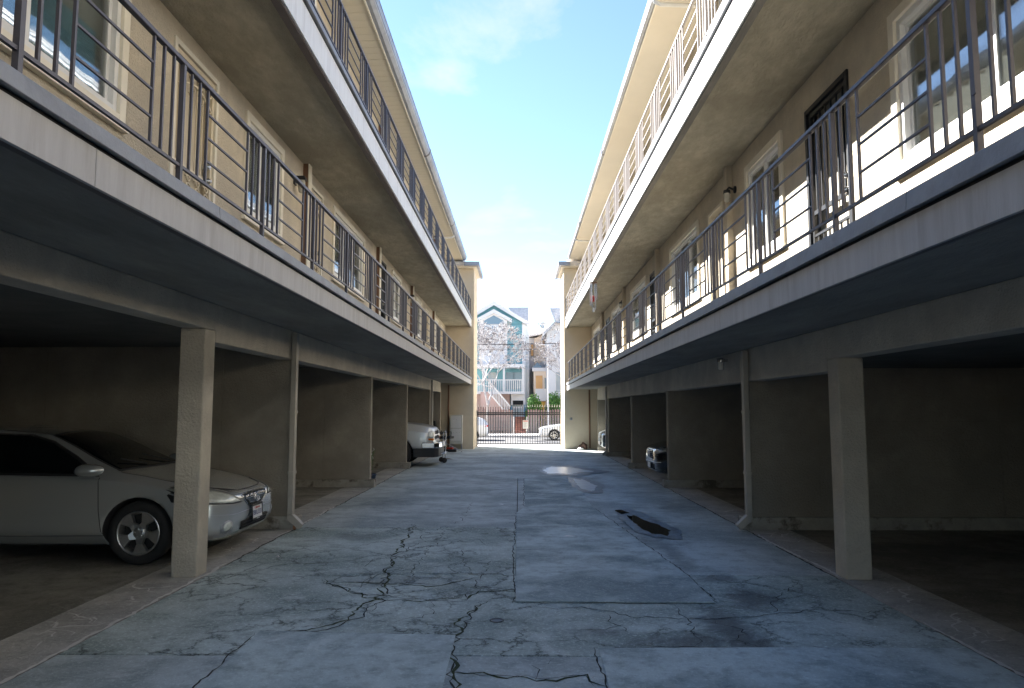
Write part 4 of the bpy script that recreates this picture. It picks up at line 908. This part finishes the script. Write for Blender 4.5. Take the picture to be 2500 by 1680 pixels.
# ------------------------------------------------------------------ small things at the alley edges
t = thing('potted_plant', 'flowering green plant in a dark blue pot by a left partition', 'plant', (-3.18, 15.45, .004))
MB().lathe([(.085,0),(.115,.12),(.135,.20),(.145,.205),(.145,.235),(.125,.235),(.12,.2)], axis='z', n=24).build('pot', 'pot', t)
MB().lathe([(.001,.2),(.12,.201)], axis='z', n=20).build('soil', 'soil', t)
rnd = random.Random(3); lf = MB(); stp = MB(); fl = MB()
for k in range(16):
    a = rnd.uniform(0, 6.28); h = rnd.uniform(.25,.58); l_ = rnd.uniform(.03,.13); tip = (l_*math.cos(a), l_*math.sin(a), .2+h)
    stp.tube([(.02*math.cos(a),.02*math.sin(a),.2),(l_*.4*math.cos(a),l_*.4*math.sin(a),.2+h*.6),tip], .004, 5)
    for q in range(7):
        f = .3+.7*q/6; p = Vector((tip[0]*f, tip[1]*f, .2+h*f)); b = rnd.uniform(0, 6.28); d = Vector((math.cos(b), math.sin(b), .4)).normalized()*rnd.uniform(.05,.09); sd_ = Vector((-math.sin(b), math.cos(b), 0))*.018
        lf.add([p, p+d*.5+sd_, p+d, p+d*.5-sd_], [(0,1,2,3)])
    if k % 3 == 0:
        for q in range(4): c = Vector(tip)+Vector((rnd.uniform(-.02,.02),rnd.uniform(-.02,.02),.02*q)); fl.lathe([(.001,-.01),(.014,0),(.001,.012)], c, 'z', 6)
stp.build('stem', 'leaf', t); o = lf.build('leaf', 'leaf', t); o['kind'] = 'stuff'; fl.build('flower', 'petal', t)

t = thing('mailbox_cabinet', 'off-white steel mailbox cabinet against the left end wall', 'mailbox', (-2.42, 29.05, 0))
box('cabinet', (-.36,-.05,.22), (.14,.24,1.38), 'cabinet', t, .01)
for z in (.35,.86):
    box('door', (-.33,-.062,z), (.08,-.0505,z+.47), 'white_sign', t, .004); 
    for k in range(3): MB().lathe([(.012,-.012),(.012,0)], (-.22+k*.13,-.063,z+.33), 'y', 10).build('lock', 'steel', t)
for x in (-.33,.09): box('leg', (x,-.03,0), (x+.04,.2,.22), 'gutter', t)
t = thing('office_chair', 'black office chair tipped back beside the mailbox cabinet', 'chair', (-2.88, 28.2, 0), R(-15))
mb = MB(); mb.prism([(-.24,0),(.24,0),(.22,.42),(.14,.58),(-.14,.58),(-.22,.42)], 'x', -.03, .05); o = mb.build('backrest', 'fabric', t, .02); o.location = (-.22,0,.62); o.rotation_euler = (0,R(-22),0)
o = box('seat', (-.26,-.25,-.05), (.26,.25,.05), 'fabric', t, .03); o.location = (.02,0,.52)
MB().tube([(0,0,.10),(0,0,.48)], .03, 10).build('stem', 'steel', t)
for k in range(5):
    a = k*1.2566; mb = MB(); mb.tube([(0,0,.13),(.27*math.cos(a),.27*math.sin(a),.075)], [.025,.016], 8); mb.build('leg', 'black_plastic', t)
    MB().lathe([(.01,-.02),(.03,-.018),(.03,.018),(.01,.02)], (.27*math.cos(a),.27*math.sin(a),.031), 'y', 12).build('caster', 'rubber', t)
for sg in (-1, 1): mb = MB(); mb.tube([(-.15,sg*.27,.56),(-.12,sg*.29,.72),(.14,sg*.29,.72),(.14,sg*.27,.55)], .016, 8); mb.build('armrest', 'black_plastic', t)
t = thing('tool_box', 'low black tool box with red handle on the ground before the chair', 'tool box', (-2.62, 27.4, 0))
box('box', (-.28,-.14,0), (.25,.14,.10), 'black_plastic', t, .02); box('handle', (-.12,-.06,.10), (.12,.06,.17), 'red_paint', t, .02)
mb = MB(); mb.prism([(-.45,.42),(.36,.012),(.36,.03),(-.45,.445)], 'y', -.06, .06)
o = tag(mb.build('plank', 'gutter', loc=(-2.48,27.1,0)), 'pale blue plank leaning from the wall base to the ground', 'plank')
t = thing('bag', 'crumpled brown and white bag lying at the right end wall', 'bag', (2.58, 28.85, .0))
rnd = random.Random(2)
for nm, m_, r_, sc in (('bag_body','brown_fabric',.16,(1,.8,.9)),('flap','white_sign',.11,(1.2,.7,.45))):
    bm = bmesh.new(); bmesh.ops.create_icosphere(bm, subdivisions=3, radius=r_)
    for v in bm.verts:
        k = 1+.18*math.sin(v.co.x*31+v.co.z*17)+.12*math.sin(v.co.y*43); v.co = Vector((v.co.x*sc[0]*k, v.co.y*sc[1]*k, max(-.13, v.co.z*sc[2]*k)))
    me = bpy.data.meshes.new(nm); bm.to_mesh(me); bm.free(); me.materials.append(M[m_]); o = bpy.data.objects.new(nm, me); COL.objects.link(o); o.parent = t; o.location = (0,0,.135) if nm == 'bag_body' else (-.12,-.06,.05)
    if nm == 'flap':
        for v in me.vertices: v.co.z = max(-.045, v.co.z)
t = thing('entry_bell', 'round steel entry bell on the right end wall', 'bell', (2.12, 29.3, 1.22))
MB().lathe([(.06,0),(.06,-.025),(.045,-.035),(.04,-.03)], axis='y', n=20).build('plate', 'steel', t); MB().lathe([(.022,-.031),(.02,-.045)], axis='y', n=14).build('button', 'black_plastic', t)
# wind chime under the top right balcony
t = thing('wind_chime', 'metal wind chime with red striker under the right top balcony edge', 'wind chime', (1.90, 18.1, 4.93))
mb = MB(); mb.tube([(0,0,0),(0,0,-.10)], .003, 5); mb.build('cord', 'black_plastic', t)
MB().lathe([(.10,-.10),(.10,-.115),(.02,-.085)], axis='z', n=20).build('top_disc', 'wood', t)
for k in range(6):
    a = k*1.047; l_ = .42+.05*k; mb = MB(); mb.tube([(.08*math.cos(a),.08*math.sin(a),-.13),(.085*math.cos(a),.085*math.sin(a),-.13-l_)], .013, 8); mb.build('chime_tube', 'chrome', t)
MB().lathe([(.02,-.60),(.028,-.56),(.028,-.46),(.02,-.44)], axis='z', n=12).build('striker', 'red_paint', t)
mb = MB(); mb.tube([(0,0,-.6),(0,0,-.74)], .002, 4); mb.prism([(-.02,-.74),(.02,-.74),(.03,-.86),(-.03,-.86)], 'y', -.002, .002); mb.build('wind_sail', 'steel', t)

# ------------------------------------------------------------------ across the street
# wooden fence in two runs
for x0, x1, lab in ((-6.2,-.42,'weathered grey board fence left of the brick steps, across the street'), (.62,6.0,'weathered grey board fence right of the brick steps, across the street')):
    t = thing('board_fence', lab, 'fence', (0,53.4,-.14)); p0 = None; x = x0; i = 0; rnd = random.Random(11)
    while x < x1:
        h = 1.75+rnd.uniform(-.05,.05)
        if p0 is None: p0 = MB().prism([(0,0),(.145,0),(.145,1.68),(.0725,1.78),(0,1.68)], 'y', 0, .022).build('fence_board', 'grey_wood', t); p0.location = (x,0,0)
        else: inst(p0, t, (x,rnd.uniform(0,.012),rnd.uniform(-.04,.03)))
        x += .20
    for z in (.35,1.35): box('rail', (x0,.024,z), (x1,.07,z+.08), 'grey_wood', t)
# brick steps
t = thing('brick_steps', 'red brick steps between the two grey fences', 'steps', (.1,53.6,-.14))
for k in range(7): box('step', (-.42,k*.3,0), (.42,(k+1)*.3,.17*(k+1)), 'brick', t, .01)
for x in (-.55,.46): box('side_post', (x,-.05,0), (x+.09,.05,1.2), 'white_house', t)

def clap(mb, s0, s1, z0, z1, y, gap=.2, d=.018, poly=None):
    z = z0
    while z < z1-.01:
        zt = min(z+gap, z1); mb.add([(s0,y-d,z),(s1,y-d,z),(s1,y,zt),(s0,y,zt)], [(0,1,2,3)]); mb.add([(s0,y-d,z),(s1,y-d,z),(s1,y,z),(s0,y,z)], [(0,1,2,3)]); z = zt
# teal house
HY = 60.0
h = thing('teal_house', 'teal clapboard house with white gables, left beyond the gate', 'house', (0,0,0))
xl, xr, xp, ze_, zp = -4.75, .55, -2.1, 8.95, 10.55
mb = MB(); mb.prism([(xl,-.2),(xr,-.2),(xr,ze_),(xp,zp),(xl,ze_)], 'y', HY, HY+9); mb.build('wall', 'teal', h)
# clapboards as real laps, each a part
z = 5.3; cb = None
while z < 10.3:
    hw = 1 if z < ze_-.2 else max(0, (zp-.15-z)/(zp-ze_))
    a, b = xp+(xl-xp)*hw+.02, xp+(xr-xp)*hw-.02
    if b-a > .3: MB().add([(a,HY-.032,z),(b,HY-.032,z),(b,HY-.004,z+.22),(a,HY-.004,z+.22),(a,HY-.004,z),(b,HY-.004,z)], [(0,1,2,3),(0,4,5,1)]).build('clapboard', 'teal', h)
    z += .22
rf = MB()
for sg, xe_ in ((-1, xl-.3), (1, xr+.3)):
    ze2 = ze_-.3*(zp-ze_)/(xr-xp)
    rf.prism([(xp,zp+.1),(xe_,ze2+.1),(xe_,ze2),(xp,zp)], 'y', HY-.35, HY+9.2)
rf.build('roof', 'shingle', h)
bb = MB()
for sg, xe_ in ((-1, xl-.32), (1, xr+.32)):
    ze2 = ze_-.32*(zp-ze_)/(xr-xp); bb.prism([(xp,zp+.13),(xe_,ze2+.13),(xe_,ze2-.22),(xp,zp-.22)], 'y', HY-.40, HY-.352)
bb.build('barge_board', 'white_house', h)
box('corner_board', (xr-.28,HY-.05,-.1), (xr+.01,HY-.001,8.9), 'white_house', h)
box('roof_wing', (-1.4,HY+3,8.6), (.85,HY+8,8.7), 'shingle', h)
MB().add([(-1.0,HY+1.2,10.35),(.80,HY+1.2,10.35),(.80,HY-.2,8.75),(.35,HY-.2,8.85)], [(0,1,2,3)]).build('cross_roof', 'shingle', h)
mb = MB(); mb.box((.50,HY+.3,-.1),(.86,HY+6,8.7)); mb.build('side_wing', 'white_house', h)
# window bay
by = HY-.45
mb = MB(); mb.prism([(-3.28,5.2),(-.98,5.2),(-.98,9.02),(-2.1,9.62),(-3.28,9.02)], 'y', by, HY-.03); mb.build('bay', 'white_house', h)
bb = MB()
for sg in (-1, 1): bb.prism([(-2.1,9.95),(-2.1+sg*1.5,9.12),(-2.1+sg*1.5,8.84),(-2.1,9.62)], 'y', by-.25, HY-.04)
bb.build('bay_gable', 'white_house', h)
w1 = MB().prism([(-2.92,8.72),(-1.30,8.72),(-1.30,9.0),(-2.1,9.45),(-2.92,9.0)], 'y', by-.02, by-.003).build('gable_window', 'glass_far', h)
for x0, x1 in ((-2.88,-2.16),(-2.06,-1.34)):
    for z0, z1 in ((7.0,7.75),(7.82,8.55)):
        w1 = box('window', (x0,by-.03,z0), (x1,by-.004,z1), 'glass_far', h); box('curtain', (x0+.05,by-.035,z0+.03), (x0+(x1-x0)*.9,by-.0305,z1-.03), 'white_sign', w1)
# porch
box('porch_beam', (-4.75,HY-1.9,5.0), (.45,HY-.04,5.28), 'white_house', h); box('porch_floor', (-4.75,HY-1.9,2.85), (.45,HY-.04,3.05), 'white_house', h)
for x in (-4.6,-2.9,-1.3,.25): box('porch_post', (x,HY-1.88,3.05), (x+.16,HY-1.72,5.0), 'white_house', h)
for x in (-4.4,-2.6,-1.1,-.45): box('porch_window', (x,HY-.03,3.3), (x+.7,HY-.003,4.7), 'glass_far', h)
rl = bpy.data.objects.new('porch_railing', None); COL.objects.link(rl); rl.parent = h
box('rail', (-4.6,HY-1.86,3.95), (.3,HY-1.78,4.03), 'white_house', rl); p0 = None
for i in range(31):
    if p0 is None: p0 = box('baluster', (0,HY-1.85,3.051), (.06,HY-1.79,3.95), 'white_house', rl); p0.location = (-4.5,0,0)
    else: inst(p0, rl, (-4.5+i*.155,0,0))
# stairs from the porch down to the right
sx0, sz0, sx1, sz1 = -2.45, 3.0, -.72, .95
MB().prism([(sx0,sz0),(sx1,sz1),(sx1-.0,sz1-.7),(sx0-.6,sz0-1.1),(sx0-.6,sz0)], 'y', HY-3.0, HY-1.95).build('stair_side', 'pink_stucco', h)
MB().prism([(sx0,sz0+.12),(sx1,sz1+.12),(sx1,sz1-.06),(sx0,sz0-.06)], 'y', HY-3.06, HY-3.001).build('stair_string', 'white_house', h)
sr = MB().prism([(sx0,sz0+1.0),(sx1,sz1+1.0),(sx1,sz1+.82),(sx0,sz0+.82)], 'y', HY-3.05, HY-2.98).build('stair_rail', 'white_house', h)
p0 = None
for i in range(14):
    f = (i+.5)/14; loc = (sx0+(sx1-sx0)*f, 0, sz0+(sz1-sz0)*f)
    if p0 is None: p0 = box('baluster', (-.03,HY-3.04,.12), (.03,HY-2.99,.82), 'white_house', sr); p0.location = loc
    else: inst(p0, sr, loc)
# garage level
box('garage_front', (-.66,HY-1.2,1.95), (.5,HY-.05,2.85), 'white_house', h); box('vent', (-.5,HY-1.23,1.98), (.35,HY-1.201,2.33), 'dark_void', h)
for x in (-.72,.38): box('garage_post', (x,HY-1.25,-.1), (x+.18,HY-1.0,2.0 if x > 0 else 1.9), 'post_blue', h)
p0 = None
for i in range(8):
    if p0 is None: p0 = box('garage_slat', (0,HY-1.2,.6), (.07,HY-1.16,1.7), 'white_house', h); p0.location = (-.48,0,0)
    else: inst(p0, h, (-.48+i*.115,0,0))
box('garage_rail', (-.54,HY-1.21,1.701), (.38,HY-1.15,1.85), 'white_house', h)
box('lower_wall', (-4.75,HY-1.0,-.1), (-.75,HY-.05,2.85), 'pink_stucco', h)

# cream house with the yellow entrance
h = thing('cream_house', 'cream two storey house with a yellow entrance beside the teal house', 'house', (0,0,0)); CY = 63
mb = MB(); mb.prism([(1.35,-.2),(3.6,-.2),(3.6,9.1),(2.9,8.6),(1.5,7.9),(1.35,7.9)], 'y', CY, CY+8); mb.build('wall', 'cream_house', h)
MB().prism([(.85,7.95),(1.9,8.15),(3.7,9.3),(3.7,9.5),(1.9,8.4),(.85,8.1)], 'y', CY-.5, CY+8).build('roof', 'shingle', h)
box('white_side', (.9,CY+.2,-.1), (1.34,CY+1,7.9), 'white_house', h); box('orange_vent', (1.05,CY-.1,6.3), (1.28,CY+.05,7.3), 'peach', h)
fy = CY-3.5
mb = MB(); mb.prism([(1.22,-.1),(2.85,-.1),(2.85,5.0),(1.22,5.0)], 'y', fy, CY-.01); mb.build('front_wall', 'cream_house', h)
box('entry_beam', (1.1,fy-.12,4.75), (2.95,fy-.01,5.05), 'white_house', h)
for x0, x1, zp_ in ((1.1,1.95,5.5),(2.2,3.1,5.95)): MB().prism([(x0,5.06+(.3 if x0>2 else 0)),((x0+x1)/2,zp_),(x1,5.06+(.3 if x0>2 else 0))], 'y', fy-.1, fy+2).build('small_gable', 'slate_blue', h)
MB().prism([(1.0,5.055),(3.2,5.055),(3.1,6.2),(2.0,5.7)], 'y', fy+2.01, CY-.02).build('porch_roof', 'shingle', h)
box('balcony_recess', (1.4,fy-.02,2.9), (1.95,fy-.003,4.4), 'peach', h); w1 = box('window', (2.1,fy-.03,3.0), (2.45,fy-.003,4.2), 'glass_far', h)
box('balcony_rail', (1.35,fy-.5,2.5), (2.75,fy-.45,3.3), 'white_house', h); box('balcony_floor', (1.3,fy-.5,2.3), (2.8,fy-.01,2.495), 'white_house', h)
box('yellow_door_wall', (1.35,fy-.05,-.1), (2.15,fy-.004,2.25), 'yellow', h)
# white house at the far right
h = thing('white_house', 'white gabled house partly hidden behind the right end wall', 'house', (0,0,0)); WY = 58
mb = MB(); mb.prism([(2.25,-.2),(7.5,-.2),(7.5,8.3),(4.8,10.4),(2.25,7.9)], 'y', WY, WY+10); mb.build('wall', 'white_house', h)
MB().prism([(1.95,7.5),(4.8,10.3),(7.9,7.9),(7.9,8.1),(4.8,10.6),(1.95,7.75)], 'y', WY-.6, WY+10).build('roof', 'shingle', h)
MB().add([(2.55,WY+.5,9.9),(4.6,WY+.5,9.95),(4.6,WY-.7,8.3),(2.9,WY-.7,8.6)], [(0,1,2,3)]).build('dormer_roof', 'shingle', h)
z = 1.0
while z < 7.8: MB().add([(2.27,WY-.03,z),(5,WY-.03,z),(5,WY-.004,z+.25),(2.27,WY-.004,z+.25),(2.27,WY-.004,z),(5,WY-.004,z)], [(0,1,2,3),(0,4,5,1)]).build('clapboard', 'white_house', h); z += .25
box('window', (3.0,WY-.05,3), (3.9,WY-.035,4.6), 'glass_far', h)
t = thing('satellite_dish', 'small satellite dish on the white house eave', 'dish', (2.05, 57.3, 8.0))
mb = MB(); mb.lathe([(.001,.06),(.15,.045),(.28,0),(.285,.01),(.15,.06),(.001,.075)], axis='y', n=20); o = mb.build('reflector', 'white_house', t); o.location = (-.1,0,.35); o.rotation_euler = (R(20),0,R(35))
mb = MB(); mb.tube([(0,0,0),(-.1,.05,.32)], .025, 6); mb.tube([(-.1,0,.12),(-.5,-.25,.42),(-.45,-.25,.5)], .02, 6); mb.build('arm', 'post_blue', t)
# pole and wires
t = thing('street_pole', 'slim white street pole before the cream house', 'pole', (2.0, 49.6, -.2))
MB().tube([(0,0,0),(0,0,3.0),(0,0,6.0)], [.06,.05,.035], 10).build('shaft', 'white_house', t); mb = MB(); mb.tube([(0,0,6.0),(-.05,0,6.25),(-.5,0,6.3)], .03, 8); mb.build('arm', 'white_house', t)
def wire(a, b, sag, r, label):
    a = Vector(a); b = Vector(b); mb = MB(); mb.tube([a.lerp(b, i/12)-Vector((0,0,sag*4*(i/12)*(1-i/12))) for i in range(13)], r, 5)
    tag(mb.build('power_line', 'black_plastic'), label, 'wire', 'overhead wires across the street')
wire((-14,51,6.5), (14,51,6.9), .45, .028, 'thick overhead wire crossing in front of both houses')
wire((-14,51.3,6.15), (14,51.3,6.5), .45, .015, 'thin overhead wire just under the thick one')
wire((-9,55,8.3), (9,55,8.65), .3, .012, 'highest thin wire passing in front of the teal gable')
wire((-6,50,9.2), (2.4,56,6.2), .25, .012, 'slanting wire running down from upper left to the cream house')
# bushes
def bush(loc, rx, rz, label, seed, n=3200):
    t = thing('bush', label, 'bush', loc, 0, 'bushes by the yellow entrance'); rnd = random.Random(seed); mb = MB()
    for _ in range(n):
        a = rnd.uniform(0, 6.28); c = rnd.uniform(-1, 1); k = (rnd.random()**.35)*(1+.2*math.sin(a*3+c*4)); s_ = math.sqrt(1-c*c)
        p = Vector((rx*k*s_*math.cos(a), rx*.8*k*s_*math.sin(a), rz*(1+c*k)))
        d = Vector((rnd.gauss(0,1), rnd.gauss(0,1), rnd.gauss(0,1))).normalized()*.09; e = d.cross(Vector((rnd.gauss(0,1), rnd.gauss(0,1), rnd.gauss(0,1)))).normalized()*.05
        mb.add([p-d, p+e, p+d, p-e], [(0,1,2,3)])
    o = mb.build('leaf', 'leaf', t); o['kind'] = 'stuff'
    mb = MB()
    for k in range(5): mb.tube([(0,0,0),(.3*rx*math.cos(k*1.3),.3*rx*math.sin(k*1.3),rz)], [.05,.02], 6)
    mb.build('stem', 'bark', t)
bush((1.12,54.6,-.1), .62, 1.35, 'round green bush just right of the brick steps', 4)
bush((2.75,54.8,-.1), .8, 1.45, 'larger green bush by the white house', 9, 4200)
# bare street trees with pale twigs
def tree(loc, H, spread, label, seed, depth=7, twig=.02, lean=0):
    t = thing('street_tree', label, 'tree', loc, 0, 'bare street trees'); rnd = random.Random(seed); tr = MB(); cr_ = MB(); lp_ = MB(); ld = MB()
    def grow(p, d, l_, r, k):
        q = p; pts = [p]
        for i in range(3):
            d = (d+Vector((rnd.gauss(0,.13), rnd.gauss(0,.13), rnd.gauss(0,.08)+.03))).normalized(); q = q+d*l_/3; pts.append(q)
        rr = [r*(1-.12*i) for i in range(4)]
        (tr if k < 1 else cr_).tube(pts, rr, 6 if k < 3 else 4, caps=False)
        if k >= depth:
            for _ in range(6):
                c = pts[rnd.randrange(4)]; dd = Vector((rnd.gauss(0,1), rnd.gauss(0,1), rnd.gauss(0,1))).normalized()*rnd.uniform(.05,.085); e = dd.cross(Vector((rnd.gauss(0,1), rnd.gauss(0,1), .3))).normalized()*.028
                (lp_ if rnd.random() < .6 else ld).add([c, c+dd*.5+e, c+dd, c+dd*.5-e], [(0,1,2,3)])
            return
        for _ in range(3 if k in (0,1,2) or rnd.random() < .4 else 2):
            nd = (d+Vector((rnd.gauss(0,.55)*spread, rnd.gauss(0,.55)*spread, rnd.gauss(.06,.28)))).normalized()
            grow(q, nd, l_*rnd.uniform(.66,.86), max(.006, r*.6), k+1)
    grow(Vector((0,0,0)), Vector((lean,0,1)).normalized(), H*.30, .13, 0)
    tr.build('trunk', 'bark', t); o = cr_.build('branch', 'twig', t)
    o = lp_.build('pale_leaf', 'leaf_pale', t); o['kind'] = 'stuff'; o = ld.build('dry_leaf', 'leaf_dark', t); o['kind'] = 'stuff'
tree((-2.3,50.6,-.14), 6.9, .85, 'bare pale twigged tree in front of the teal house', 21, 8)
tree((4.7,50.9,-.14), 7.0, .7, 'bare tree half hidden by the right end wall', 5)
# broken rusty corner of the first left kerb
rnd = random.Random(8); mb = MB()
for k in range(9):
    y = 9.60+rnd.uniform(-.01,.3); z = rnd.uniform(.02,.15); r_ = rnd.uniform(.015,.045); mb.lathe([(.002,-.012),(r_,-.004),(r_*.7,.006),(.002,.01)], (-2.985+.004,y+.03,z), 'x', 7)
mb.build('rust_patch', 'terracotta', bL)
# litter
t = tag(MB().lathe([(.001,.02),(.014,.012),(.012,.004),(.001,.002)], (-2.62,7.95,0), 'z', 8).build('pebble', 'white_sign'), 'small white pebble on the floor just off the coupe nose', 'pebble')
for i, (x, y, lab) in enumerate([(.62,9.2,'white paper scrap on the large pale slab'), (.12,11.2,'tiny paper scrap by the corner of the large pale slab'), (-.3,12.3,'small torn paper left of the pale slab strip')]):
    o = MB().add([(-.07,-.02,.001),(.05,-.035,.006),(.09,.02,.002),(-.02,.035,.009)], [(0,1,2,3)]).build('paper_scrap', 'white_sign', loc=(x,y,.013 if i < 1 else .002)); o.rotation_euler = (0,0,i); tag(o, lab, 'litter')
